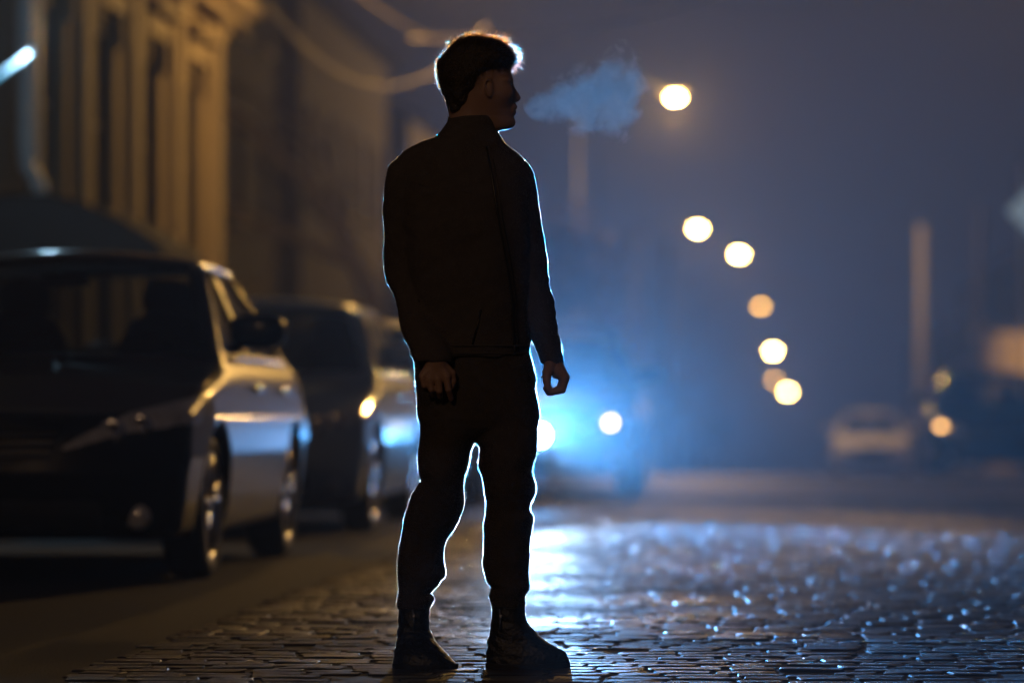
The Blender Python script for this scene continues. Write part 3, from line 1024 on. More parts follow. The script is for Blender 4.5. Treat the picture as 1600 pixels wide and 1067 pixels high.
    parts['grille_bars'] = [bars.mesh('grille_bars', M_BLACKPL if P.get('dark_grille') else M_CHROME, True)]
    st = MB()
    st.tube([(.36 + .18 * math.cos(a), y1 + .20 + .06 * math.sin(a), zc - .02 + .18 * math.sin(a)) for a in np.linspace(0, 2 * math.pi, 17)], .015, 6, False)
    parts['steering_wheel'] = [st.mesh('steering_wheel', M_BLACKPL, True)]
    parts['dashboard'] = [MB().supere((0, y0 + .48, zc - .10), (W * .80, .30, .11), .6).mesh('dashboard', M_CABIN, True)]
    parts['rear_view_mirror'] = [MB().supere((0, y1 - .05, zr - .16), (.12, .02, .035), .6).mesh('rear_view_mirror', M_BLACKPL, True)]
    wp = MB()
    for xa in (-.55, .1):
        wp.tube([(xa, y0 + .02 + .16 * (xa / W) ** 2, zc + .03), (xa + .48, y0 + .05 + .16 * ((xa + .4) / W) ** 2, zc + .075)], .010, 5)
    parts['wiper'] = [wp.mesh('wiper', M_BLACKPL)]
    return parts


def make_wheel(parent, x, y, r, side, spokes=5, m=None):
    w = link('wheel', None, parent)
    w.location = (x, y, r)
    if side < 0: w.rotation_euler = (0, 0, math.pi)
    ty = WHEEL.get(('t', r))
    if ty is None:
        rr = r * .73
        ty = MB().lathe([(rr, -.19), (r - .03, -.195), (r - .004, -.17), (r, -.1), (r - .004, -.03), (r - .03, -.004), (rr, -.010), (rr, -.19)], 36, 'x').mesh('tyre', M_RUBBER, True)
        rm = MB().lathe([(rr + .002, -.012), (rr - .012, -.006), (rr - .022, -.03), (rr - .03, -.15), (.0, -.15)], 36, 'x')
        for k in range(spokes):
            a = 2 * math.pi * k / spokes + .3
            for da in (-.16, .16):
                c0, c1 = a + da * .5, a + da
                p0 = Vector((-.030, .045 * math.cos(c0), .045 * math.sin(c0)))
                p1 = Vector((-.022, (rr - .012) * math.cos(c1), (rr - .012) * math.sin(c1)))
                rm.tube([p0, p1], [.022, .015], 6)
        rm.lathe([(.0, -.012), (.035, -.013), (.055, -.022), (.06, -.06)], 16, 'x')
        WHEEL[('t', r)] = ty
        WHEEL[('r', r)] = rm.mesh('rim', M_ALLOY, True)
    link('tyre', ty, w)
    link('rim', WHEEL[('r', r)], w)
    return w


WHEEL = {}
DESIGN = {}


def place_car(key, label, X, Y, rz=0.0, dz=None, group=None, name='parked_car'):
    P, parts = DESIGN[key]
    z = float(zg(Y + P['L'] / 2 * math.cos(rz))) - .004 if dz is None else dz
    t = thing(name, label, 'car', (X, Y, z), rz, group)
    for nm, ms in parts.items():
        for me_ in ms:
            if nm == 'headlight_barrel': continue
            o_ = link(nm, me_, t)
            if nm == 'headlight':
                s_ = np.sign(me_.vertices[0].co.x)
                for b in parts['headlight_barrel']:
                    if np.sign(b.vertices[0].co.x + b.vertices[5].co.x) == s_: link('lamp_barrel', b, o_)
    for wy in P['wheel_y']:
        for s_ in (-1, 1):
            make_wheel(t, s_ * (P['W'] / 2 - .035), wy, P['wheel_r'], s_)
    return t


def paint(name, c, rough=.32, metal=.0):
    return mat(name, c, rough, metal, var=.06, scale=3, coat=.35, coat_r=.07, spec=.15)


SEDAN = dict(L=4.65, W=1.82, roof=1.525, cowl=1.30, ws_top=2.10, rw_top=3.15, rw_base=4.05, belt=.98, pillar=2.42, wheel_r=.325, wheel_y=(.95, 3.62),
             top=([0, .2, .7, 1.3, 2, 3.6, 4.1, 4.65], [.72, .76, .90, .985, 1.0, 1.0, 1.03, 1.00]), nose=[.10, .03, .0, .02, .07, .30, .6],
             lamp=(.36, .86, .575), grille=(.36, .53, .70), paint=paint('black_paint', (.0065, .0068, .008)), handle=M_CHROME, dark_grille=True)
DESIGN['black'] = (SEDAN, make_car(SEDAN, .016))
S2 = dict(SEDAN, L=4.5, W=1.78, roof=1.505, cowl=1.18, ws_top=1.95, rw_base=4.0, wheel_y=(.88, 3.48), lamp=(.40, .84, .58), grille=(.34, .56, .70), paint=paint('slate_blue_paint', (.26, .33, .42), .4, .0), handle=M_CHROME)
DESIGN['slate'] = (S2, make_car(S2, .018))
S3 = dict(SEDAN, L=4.4, roof=1.50, cowl=1.15, ws_top=1.85, rw_top=3.2, rw_base=4.0, wheel_y=(.86, 3.4), paint=paint('grey_paint', (.10, .10, .105), .35, .5), handle=M_CHROME)
S3['top'] = ([0, .2, .7, 1.2, 2, 3.6, 4.1, 4.4], [.76, .82, .93, 1.0, 1.0, 1.0, 1.03, 1.0])
DESIGN['grey'] = (S3, make_car(S3, .022))
S4 = dict(S3, paint=paint('navy_paint', (.012, .018, .035)), handle=M_BLACKPL)
DESIGN['navy'] = (S4, make_car(S4, .022))
S5 = dict(SEDAN, paint=paint('white_paint', (.62, .60, .57), .4), roof=1.52)
DESIGN['white'] = (S5, make_car(S5, .028))
S6 = dict(SEDAN, L=4.7, W=1.88, roof=1.62, cowl=1.15, ws_top=1.80, rw_top=3.9, rw_base=4.5, belt=1.04, wheel_r=.35, paint=paint('dark_blue_paint', (.010, .022, .045)), handle=M_CHROME, lamp=(.44, .88, .66), grille=(.40, .58, .80))
S6['top'] = ([0, .2, .7, 1.2, 2, 3.6, 4.1, 4.7], [.86, .92, 1.0, 1.05, 1.06, 1.06, 1.06, 1.04])
DESIGN['suv'] = (S6, make_car(S6, .026))

GL = 'cars parked along the left kerb'
place_car('black', 'black saloon nearest in the left row with amber glints along its side', -3.36, 16.0, 0, None, GL)
place_car('slate', 'slate blue saloon parked behind the black one', -3.34, 23.0, 0, None, GL)
place_car('grey', 'grey car third in the left row, mostly hidden by the man', -3.36, 29.0, 0, None, GL)
yc = place_car('navy', 'navy car facing the viewer with warm glint spots added on its headlights, mostly hidden behind the man', -2.14, 34.6, 0, None, None, 'oncoming_car')
sv = place_car('suv', 'dark blue car with added amber glint spots on the right side by the pale pole', 3.28, 57.5, 0, None, 'cars parked along the right kerb')
place_car('white', 'white car far off on the right beyond the dark blue one', 2.25, 88, 0, None, 'cars parked along the right kerb')

# chrome bars added over the navy car's roof to catch amber glints
for yb_ in (1.95, 2.95):
    MB().tube([(-.60, yb_, 1.42), (-.60, yb_, 1.555), (-.2, yb_, 1.585), (.2, yb_, 1.585), (.60, yb_, 1.555), (.60, yb_, 1.42)], .026, 10).build('glint_bar', M_CHROME, yc, True)
# glowing amber spots standing in for lamp glints on the dark blue car
for q_ in [c for c in sv.children if c.name.startswith('headlight')]:
    sx_ = 1 if q_.data.vertices[0].co.x > 0 else -1
    MB().supere((sx_ * .80, .17, .76), (.06, .05, .035), .9, 10, 6).build('amber_glint', mat('amber_glint_glow', (.9, .6, .3), .3, emit=(1.0, .50, .14), emit_s=9.0), q_, True)
# warm glow added on the navy car's headlights in place of a street-lamp glint
for q_ in [c for c in yc.children if c.name.startswith('headlight')]:
    xs_ = q_.data.vertices[0].co.x
    sx_ = 1 if xs_ > 0 else -1
    lm_ = MB().supere((sx_ * .66, -.005 + .34 * (.66 / .91) ** 3, .655), (.05, .02, .045), .9, 12, 8).build('headlight_glint', mat('lit_headlight', (.9, .85, .7), .3, emit=(1.0, .74, .42), emit_s=9.0), q_, True)

# ---- low work lamp standing in the street behind the man: the blue-white glare at his thigh
fp_ = at(843, 680, 29.5)
fl = thing('floodlight', 'glaring blue-white lamp on a low stand beside the man\'s thigh', 'lamp', (fp_.x, fp_.y, 0))
H = fp_.z
for a in (.5, 2.6, 4.7):
    MB().tube([(.0, .0, .30), (.24 * math.cos(a), .24 * math.sin(a), .012)], .010, 6).build('leg', M_POLE, fl, True)
MB().tube([(0, .02, .22), (0, .02, H - .08)], .013, 8).build('pole', M_POLE, fl, True)
hb = MB().lathe([(.0, .16), (.045, .15), (.055, .05), (.075, .0), (.080, -.02), (.073, -.02), (.07, .0)], 20, 'y', Matrix.Translation((0, 0, H))).build('lamp_head', M_BLACKPL, fl, True)
M_FLOOD = mat('lit_flood_glass', (.8, .9, 1), .3, emit=(.45, .8, 1.0), emit_s=80)
MB().lathe([(.0, -.004), (.04, -.003), (.068, .0)], 20, 'y', Matrix.Translation((0, 0, H))).build('lens', M_FLOOD, hb, True)
ld = bpy.data.lights.new('flood_beam', 'SPOT')
ld.energy, ld.color, ld.shadow_soft_size = 5000, ICE, .05
ld.spot_size, ld.spot_blend = math.radians(39), .42
lo = link('flood_beam', ld, fl)
lo.location = (0, -.09, H)
az = math.radians(15.5)
aim = Vector((math.sin(az), -math.cos(az), math.tan(math.radians(9))))
lo.rotation_euler = aim.to_track_quat('-Z', 'Y').to_euler()
ld = bpy.data.lights.new('haze_fill', 'SPOT')            # second beam added to colour the haze blue, kept right of the cars
ld.energy, ld.color, ld.shadow_soft_size = 9000, (.0, .32, 1.0), .05
ld.spot_size, ld.spot_blend = math.radians(42), .3
lo = link('haze_fill', ld, fl)
lo.location = (0, -.09, H)
az = math.radians(18.5)
lo.rotation_euler = Vector((math.sin(az), -math.cos(az), .21)).to_track_quat('-Z', 'Y').to_euler()
ld = bpy.data.lights.new('flood_spill', 'POINT')          # what the lens scatters to the sides
ld.energy, ld.color, ld.shadow_soft_size = 45, (.0, .32, 1.0), .05
lo = link('flood_spill', ld, fl)
lo.location = (0, -.10, H)

# ================================================================== THE MAN
PXM = FPX / 11.0
GY = 649.05 + CAM_H * PXM
U = lambda px: (px - 740) / PXM
ZP = lambda py: (GY - py) / PXM
R_ = lambda py, l, r, dep, cy_=0.0: (ZP(py), U(l), U(r), dep, cy_)
pr = at(740, 649, 11.0)
# ---- body
B = Grid((-.30, -.27, -.005), (.30, .16, 1.84), .0036)
head = [(66, 724, 766, .030), (72, 709, 783, .052), (85, 698, 795, .066), (100, 692, 798, .073), (110, 691, 797.5, .0755), (119, 691, 800.5, .0765), (124, 691, 801.5, .076),
        (129, 692, 800, .074), (133, 692, 799, .073), (140, 693, 800, .071), (150, 695, 801, .068), (160, 698, 803.5, .064), (166, 700, 804, .061), (171, 703, 803, .058),
        (177, 707, 803.5, .054), (182, 712, 802.5, .050), (190, 722, 806, .046), (196, 732, 804.5, .042), (201, 748, 799, .036), (204, 760, 784, .028)]
B.loft([R_(a, l, r, d) for a, l, r, d in head], .0)
B.loft([R_(a, l, r, d) for a, l, r, d in ((150, 703, 768, .056), (189, 701, 775, .057), (206, 698, 776, .060), (232, 690, 780, .068))], .012)
B.loft([R_(a, l, r, d) for a, l, r, d in ((126, 793, 800, .006), (133, 793, 802.8, .008), (140, 794, 806.5, .010), (147, 795, 811.5, .0125), (152, 795, 814, .0155), (156, 795, 813, .017), (159, 795, 808.5, .0155), (161.5, 795, 803, .010))], .006)
B.loft([R_(a, l, r, d) for a, l, r, d in ((162, 796, 806, .016), (166, 796, 808.8, .021), (169.5, 796, 808, .024), (172, 796, 804.8, .025), (174.5, 796, 807, .023), (177.5, 796, 807, .020), (181, 796, 803, .014))], .003)
for sgn in (-1, 1):
    B.ellipsoid((U(791), sgn * .040, ZP(126)), (.013, .024, .007), .014)     # brow
    B.ellipsoid((U(785), sgn * .050, ZP(146)), (.026, .014, .017), .034)     # cheekbone
    # ear: a plate with a rolled rim and a lobe
    B.ellipsoid((U(764.5), sgn * .074, ZP(141)), (.012, .007, .026), .006)
    B.chain([(U(767.5), sgn * .075, ZP(135)), (U(766), sgn * .080, ZP(128.5)), (U(761.5), sgn * .084, ZP(127)), (U(757.5), sgn * .084, ZP(133)), (U(758), sgn * .083, ZP(142)), (U(762), sgn * .078, ZP(151)), (U(765.5), sgn * .074, ZP(153))],
            [.0035, .0035, .0035, .0035, .0035, .0042, .0045], .003)
    B.ellipsoid((U(767.5), sgn * .074, ZP(143.5)), (.004, .004, .006), .003)
    # lids
    B.capsule((U(798.6), sgn * .018, ZP(127.5)), (U(793.5), sgn * .048, ZP(127.4)), .0046, .0045, .003)
    B.capsule((U(798.2), sgn * .019, ZP(134.2)), (U(793.0), sgn * .046, ZP(134.4)), .0042, .0042, .004)
torso_core = [(232, 680, 780, .055), (262, 655, 795, .08), (320, 655, 812, .10), (420, 665, 808, .095), (500, 668, 806, .095), (580, 664, 822, .09), (640, 680, 812, .075)]
B.loft([R_(a, l, r, d) for a, l, r, d in torso_core], .02)
B.chain([(U(648), .0, ZP(288)), (U(635), .012, ZP(415)), (U(650), -.04, ZP(480)), (U(672), -.105, ZP(545)), (U(684), -.145, ZP(566))], [.040, .038, .034, .030, .028], .01)
B.chain([(U(796), .0, ZP(292)), (U(821), .022, ZP(415)), (U(852), .0, ZP(520)), (U(864), -.010, ZP(570))], [.040, .038, .030, .027], .01)
B.chain([(U(698), 0, ZP(620)), (U(692), -.012, ZP(740)), (U(660), .022, ZP(850)), (U(648), .03, ZP(930)), (U(646), .028, ZP(1015))], [.070, .046, .046, .036, .032], .02)
B.chain([(U(793), 0, ZP(620)), (U(796), -.006, ZP(760)), (U(792), .008, ZP(850)), (U(793), .01, ZP(930)), (U(792), .006, ZP(1018))], [.070, .048, .048, .038, .032], .02)
B.chain([(U(648), .01, ZP(1020)), (U(676), -.03, ZP(1027))], [.030, .020], .01)
B.chain([(U(792), .006, ZP(1020)), (U(856), -.004, ZP(1027))], [.028, .018], .01)
# the hand in front of the hip: back of the hand to us, fingers curled down and in
hp = lambda px, py, w: (U(px), w, ZP(py))
W0 = -.150
for kx, ky, rr in ((663, 588, .0125), (674, 592, .0145), (686, 592, .0150), (699, 588, .0145)):
    B.capsule(hp(682, 566, W0 + .004), hp(kx, ky, W0 - .004), .021, rr, .008)
for pts, rr in (([(662, 590), (665, 603), (668, 610)], .0085), ([(673, 594), (676, 609), (678, 617)], .0095), ([(686, 594), (688, 611), (689, 620)], .0098), ([(699, 591), (702, 609), (706, 623)], .0094)):
    B.chain([hp(*pts[0], W0 - .008), hp(*pts[1], W0 - .006), hp(*pts[2], W0 + .018)], [rr * 1.15, rr, rr * .86], .0025)
B.chain([hp(694, 572, W0 + .006), hp(707.5, 584, W0 + .006), hp(709, 596, W0 + .010), hp(706, 606, W0 + .012)], [.014, .0105, .0098, .0085], .003)
# the other hand: a loose fist seen from the thumb side
W1 = -.030
for q, dep in enumerate((-.034, -.012, .010, .030)):
    sh = (0, 0, -1.5, -4)[q]
    B.capsule(hp(866, 570, W1 * .6), hp(882 + sh * .5, 590, W1 + dep), .021, .0145, .008)
    B.chain([hp(883 + sh * .5, 590, W1 + dep), hp(878 + sh, 609, W1 + dep), hp(862 + sh, 612.5, W1 + dep + .003), hp(855 + sh * .5, 607, W1 + dep + .003)], [.0125, .0112, .0105, .0092], .0022)
B.chain([hp(859, 572, W1 - .012), hp(855, 582, W1 - .022), hp(854, 594, W1 - .030), hp(856, 606, W1 - .034)], [.017, .0145, .0118, .0100], .003)
B.capsule(hp(866, 574, W1), hp(869, 586, W1), .018, .012, .006)
B.chain([hp(850, 588, W1 - .010), hp(845.5, 590, W1 - .012)], [.0045, .0038], .001)
person, bv, bq, bn = B.build('person', M_SKIN)
tag(person, 'rim-lit young man in black jacket and boots standing on the cobbles, face turned right', 'person')
person.location = (pr.x, pr.y, 0)
person.rotation_euler = (0, 0, YAW)
for sgn in (-1, 1):
    ey = MB().supere((U(794.0), sgn * .033, ZP(131)), (.0118, .0118, .0118), 1.0, 14, 10).build('eye', M_EYE, person, True)
    MB().supere((U(794.0) + .0088, sgn * .033, ZP(131)), (.0034, .0052, .0052), 1.0, 10, 6).build('iris', M_HAIR, ey, True)

# ---- hair
Hg = Grid((-.13, -.12, 1.52), (.15, .12, 1.83), .0032)
hair = [(57.5, 728, 752, .018), (61, 716, 774, .040), (65, 711, 784, .055), (70, 706, 791, .065), (77, 700, 798, .074), (84, 694, 804, .080), (90, 688.5, 807, .083), (97, 684.5, 807, .084),
        (102, 683.5, 801, .084), (108, 683, 796, .084), (114, 683.5, 786, .084), (122, 685, 777, .083), (131, 687, 772, .080), (138, 689, 764, .078), (144, 691, 755, .077), (153, 695, 748, .072), (163, 698, 738, .066), (170, 700, 730, .060), (175, 702, 724, .055)]
Hg.loft([R_(a, l, r, d) for a, l, r, d in hair], 0)
Hg.F += ripple(Hg.X, Hg.Y, Hg.Z, .0020, .03, 9, 3)
hair_o, hv, hq, hn = Hg.build('hair', M_HAIR, person, 1)


def surf_samples(V, Q, N, n, rng):
    tri = np.concatenate([Q[:, :3], Q[:, [0, 2, 3]]])
    a, b, c = V[tri[:, 0]], V[tri[:, 1]], V[tri[:, 2]]
    area = np.linalg.norm(np.cross(b - a, c - a), axis=1)
    i = rng.choice(len(tri), n, p=area / area.sum())
    r1, r2 = np.sqrt(rng.random(n))[:, None], rng.random(n)[:, None]
    P = a[i] * (1 - r1) + b[i] * (r1 * (1 - r2)) + c[i] * (r1 * r2)
    return P, N[tri[i, 0]]


def fibres(name, V, Q, N, n, length, width, m, parent, rng, out=1.0, rnd=.6, flow=None, seg=1, keep=None):
    P, D = surf_samples(V, Q, N, n, rng)
    if keep is not None:
        k = keep(P); P, D = P[k], D[k]
    n = len(P)
    d = D * out + rng.normal(size=(n, 3)) * rnd
    if flow is not None: d = d + flow(P, D)
    d /= np.linalg.norm(d, axis=1)[:, None]
    sd = np.cross(d, rng.normal(size=(n, 3))); sd /= np.linalg.norm(sd, axis=1)[:, None] + 1e-9
    L = (length * rng.uniform(.5, 1.35, n))[:, None]
    w = width / 2
    if seg == 1:
        VV = np.stack([P - sd * w - D * .001, P + sd * w - D * .001, P + d * L], 1).reshape(-1, 3)
        F = np.arange(n * 3).reshape(-1, 3)
    else:
        curl = rng.normal(size=(n, 3)) * .35
        d2 = d + curl; d2 /= np.linalg.norm(d2, axis=1)[:, None]
        m1_ = P + d * L * .5
        tip = m1_ + d2 * L * .5
        VV = np.stack([P - sd * w - D * .002, P + sd * w - D * .002, m1_ + sd * w * .8, m1_ - sd * w * .8, tip], 1).reshape(-1, 3)
        b = np.arange(n)[:, None] * 5
        F = np.concatenate([b + [0, 1, 2], b + [0, 2, 3], b + [3, 2, 4]])
    o_ = link(name, np_mesh(name, VV, F, m, False), parent)
    o_['kind'] = 'stuff'
    return o_


def hair_flow(P, D):
    top = np.clip((P[:, 2] - ZP(110)) / .06, 0, 1)[:, None]
    fr = np.clip((P[:, 0] - U(760)) / .06, 0, 1)[:, None]
    return top * np.array([[.5, 0, .25]]) + (1 - top) * np.array([[-.15, 0, -1.3]]) + fr * np.array([[.5, 0, -.3]])


fibres('hair_strands', hv, hq, hn, 20000, .015, .0006, M_STRAND, hair_o, np.random.default_rng(4), .6, .35, hair_flow, 2, keep=lambda P: P[:, 2] > ZP(128) - .02 * np.random.default_rng(3).random(len(P)))
fibres('nape_strands', hv, hq, hn, 9000, .006, .0005, M_STRAND, hair_o, np.random.default_rng(24), .5, .35, hair_flow, 1, keep=lambda P: P[:, 2] < ZP(122))
fibres('loose_strands', hv, hq, hn, 4200, .030, .0006, M_STRAND, hair_o, np.random.default_rng(14), .8, .6, hair_flow, 2, keep=lambda P: (P[:, 2] > ZP(74)) | ((P[:, 0] > U(785)) & (P[:, 2] > ZP(106))))

# ---- jacket
J = Grid((-.31, -.24, .85), (.31, .22, 1.60), .0045)
tors = [(206, 690, 778, .064, .0), (214, 680, 784, .068, .0), (222, 655, 788, .074, .0), (230, 640, 794, .08, .0), (238, 631, 803, .087, .0), (247, 624, 814, .095, .0), (256, 618, 824, .102, .0), (272, 616, 829, .115, .0),
        (305, 618, 831, .130, -.002), (350, 622, 832, .135, -.004), (406, 628, 830, .132, -.004), (460, 634, 829, .128, -.004), (510, 637, 828, .126, -.004), (536, 640, 827.5, .127, -.004), (550, 641, 826, .126, -.004), (558, 643, 825, .122, -.004)]
J.loft([R_(*r) for r in tors], 0, 2.15)
J.loft([R_(*r) for r in ((182, 700.5, 776, .062, .0), (190, 698.5, 777.5, .064, .0), (204, 690, 777.5, .066, .0), (226, 672, 777, .072, .0))], .006)
lsl = [(240, 634, 668, .045, .0), (249, 623, 676, .052, .0), (258, 611, 680, .058, .0), (266, 606, 682, .062, .0), (280, 602, 682, .066, .002), (296, 600, 681, .068, .004), (339, 599, 678, .068, .010), (380, 599.5, 674, .066, .016), (405, 600.3, 672, .066, .018),
       (430, 601.5, 671, .066, .014), (442, 603, 672, .065, .008), (450, 608, 676, .063, .0), (458, 613.5, 681, .062, -.010), (470, 618, 686, .061, -.024), (484, 622, 690, .060, -.045), (500, 624.5, 695, .058, -.062), (512, 627, 698, .057, -.075), (528, 634, 702, .055, -.092), (545, 641, 706, .052, -.112), (558, 645, 708, .047, -.128), (566, 650, 706, .042, -.136)]
J.loft([R_(*r) for r in lsl], .012)
rsl = [(240, 770, 802, .045, .0), (248, 770, 815, .052, .0), (258, 768, 826, .058, .0), (271, 766, 833.5, .064, .0), (288, 766, 837, .067, .002), (305, 768, 839, .068, .006), (350, 774, 845, .067, .016), (380, 780, 851, .066, .022), (406, 785, 856, .065, .026), (428, 788, 855.5, .064, .026),
       (436, 789, 859.5, .063, .024), (443, 791, 857, .062, .022), (464, 798, 863.5, .060, .014), (472, 801, 867, .059, .012), (478, 803, 866, .058, .010), (489, 807, 870.5, .057, .006), (496, 811, 869, .056, .004), (512, 820, 873.5, .054, .0), (520, 825, 873, .053, -.002), (526, 829.5, 876, .052, -.003), (545, 837, 878, .048, -.006), (556, 841, 881, .045, -.008), (569, 845.5, 882.5, .040, -.010)]
J.loft([R_(*r) for r in rsl], .004)
J.F += ripple(J.X, J.Y, J.Z, .0022, .13, 9, 5, .7) + ripple(J.X, J.Y, J.Z, .0009, .04, 9, 6, 1.1)
jacket, jv, jq, jn = J.build('jacket', M_JACKET, person, 2)
def patchy(th, wl, seed):
    return lambda P: ripple(P[:, 0], P[:, 1], P[:, 2], 1, wl, 9, seed) + .5 * ripple(P[:, 0], P[:, 1], P[:, 2], 1, wl * .3, 9, seed + 50) > th - 1.2 * np.random.default_rng(seed).random(len(P))


fibres('cloth_lint', jv, jq, jn, 300000, .0024, .0006, M_FUZZ, jacket, np.random.default_rng(5), .8, .6, keep=patchy(.55, .16, 31))
fibres('loose_threads', jv, jq, jn, 5000, .006, .0005, M_FUZZ, jacket, np.random.default_rng(51), .9, .6)
zr_ = np.array([R_(*r) for r in tors])[::-1]


def front(u, z):
    L_, Rr, ry, c_ = (np.interp(z, zr_[:, 0], zr_[:, i]) for i in (1, 2, 3, 4))
    q = min(.98, abs((u - (L_ + Rr) / 2) / ((Rr - L_) / 2)))
    return c_ - ry * (1 - q ** 2.15) ** (1 / 2.15)


zpts = [(760, 232), (766, 262), (772, 300), (778, 340), (786, 380), (792, 412), (797, 446), (801, 480), (800, 502), (803, 530), (804, 550)]
zm = MB()
zm.tube([(U(a), front(U(a), ZP(b)) - .003, ZP(b)) for a, b in zpts], .0035, 6)
zm.tube([(U(a) + .012, front(U(a) + .012, ZP(b)) - .001, ZP(b)) for a, b in zpts], .0025, 5)
zm.build('front_zip', M_ZIP, jacket, True)
zm = MB().supere((U(804), front(U(804), ZP(548)) - .006, ZP(546)), (.004, .003, .012), .8, 8, 6).build('zip_pull', M_ZIP, jacket, True)

def ring(z, grow, r, n=40):
    L_, Rr, ry, c_ = (np.interp(z, zr_[:, 0], zr_[:, i]) for i in (1, 2, 3, 4))
    sg = lambda w: math.copysign(abs(w) ** .93, w)
    return [((L_ + Rr) / 2 + ((Rr - L_) / 2 + grow) * sg(math.cos(a)), c_ + (ry + grow) * sg(math.sin(a)), z) for a in np.linspace(0, 2 * math.pi, n)]


sm_ = MB().tube(ring(ZP(541), .001, .003), .0032, 6, False).tube(ring(ZP(553), .000, .003), .0032, 6, False)
sm_.build('hem_seam', M_JACKET, jacket, True)
for pts_ in ([(655, 470), (668, 506), (684, 540)], [(752, 486), (746, 512), (739, 540)]):
    MB().tube([(U(a), front(U(a), ZP(b)) - .001, ZP(b)) for a, b in pts_], .003, 6).build('pocket_zip', M_ZIP, jacket, True)
MB().tube([(U(a), front(U(a), ZP(b)) + .001, ZP(b)) for a, b in ((655, 292), (690, 300), (730, 304), (762, 303))], .0022, 5).build('yoke_seam', M_JACKET, jacket, True)

# ---- trousers
T = Grid((-.26, -.20, .13), (.24, .20, .98), .0045)
hips = [(536, 650, 822, .110, 0), (548, 648, 826, .114, 0), (560, 648, 829, .116, 0), (589, 648, 836.6, .118, 0), (602, 649, 838, .117, 0), (636, 654, 841.6, .112, -.002), (655, 658, 839, .104, -.004), (668, 676, 822, .090, -.005), (678, 700, 790, .070, -.006), (688, 725, 762, .045, -.006)]
T.loft([R_(*r) for r in hips], 0, 2.2)
ll = [(640, 655, 748, .095, -.004), (677, 657, 745, .094, -.006), (690, 656, 740.5, .092, -.008), (702, 654.5, 737, .091, -.010), (714, 653.5, 734, .089, -.012), (730, 653.5, 730, .086, -.014), (741, 655.5, 727.5, .084, -.014), (749, 659, 726.5, .082, -.012), (758, 653, 726, .082, -.010), (774, 643, 725.5, .081, -.004), (792, 637, 724, .078, .004), (807, 632.5, 719, .076, .010), (820, 630, 713, .075, .014),
      (834, 627, 703, .073, .020), (847, 625, 696, .071, .024), (858, 623.5, 694, .070, .026), (881, 621, 692.5, .068, .028), (892, 621.5, 696, .067, .030), (901, 622, 696.5, .066, .030), (907, 623, 690, .064, .030), (913, 624, 687, .063, .030), (918, 624.5, 681, .061, .030), (926, 622.5, 672.5, .058, .030), (931, 622, 675.5, .058, .030), (936, 621.5, 678.5, .058, .030), (944, 620, 675, .056, .030), (952, 622, 670, .053, .030)]
T.loft([R_(*r) for r in ll], .014, 2.2)
rl = [(640, 742, 841.5, .095, -.002), (677, 741, 841, .094, -.004), (687, 742.5, 840, .093, -.004), (700, 750, 839, .090, -.006), (714, 749, 836.5, .088, -.008), (727, 748.5, 834, .086, -.008), (736, 751, 832.5, .084, -.008), (746, 754.5, 834.5, .083, -.008), (758, 757, 837.5, .082, -.006), (770, 758, 836, .080, -.004), (783, 759.5, 830.5, .078, .0), (797, 757.5, 826.5, .076, .002), (803, 757, 831, .076, .003), (809, 757, 834, .076, .004),
      (820, 756.5, 832, .074, .006), (838, 756, 829.5, .073, .008), (858, 755.5, 828, .071, .010), (884, 756.5, 827, .069, .010), (905, 759, 827, .067, .010), (911, 763, 828.5, .066, .010), (917, 768.5, 830, .064, .010), (922, 766, 827, .062, .010), (930, 764, 820.5, .059, .010), (935, 765, 819, .058, .010), (941, 767, 821.5, .057, .010), (948, 770, 820, .054, .010)]
T.loft([R_(*r) for r in rl], .010, 2.2)
T.F += ripple(T.X, T.Y, T.Z, .0017, .10, 9, 8, .9) + ripple(T.X, T.Y, T.Z, .0009, .035, 9, 9, 1.3)
trous, tv, tq, tn = T.build('trousers', M_TROUSER, person, 2)
fibres('cloth_lint', tv, tq, tn, 300000, .0044, .0007, M_FUZZ, trous, np.random.default_rng(6), .8, .6, keep=patchy(.25, .14, 33))
fibres('loose_threads', tv, tq, tn, 6000, .009, .0005, M_FUZZ, trous, np.random.default_rng(61), .9, .6)

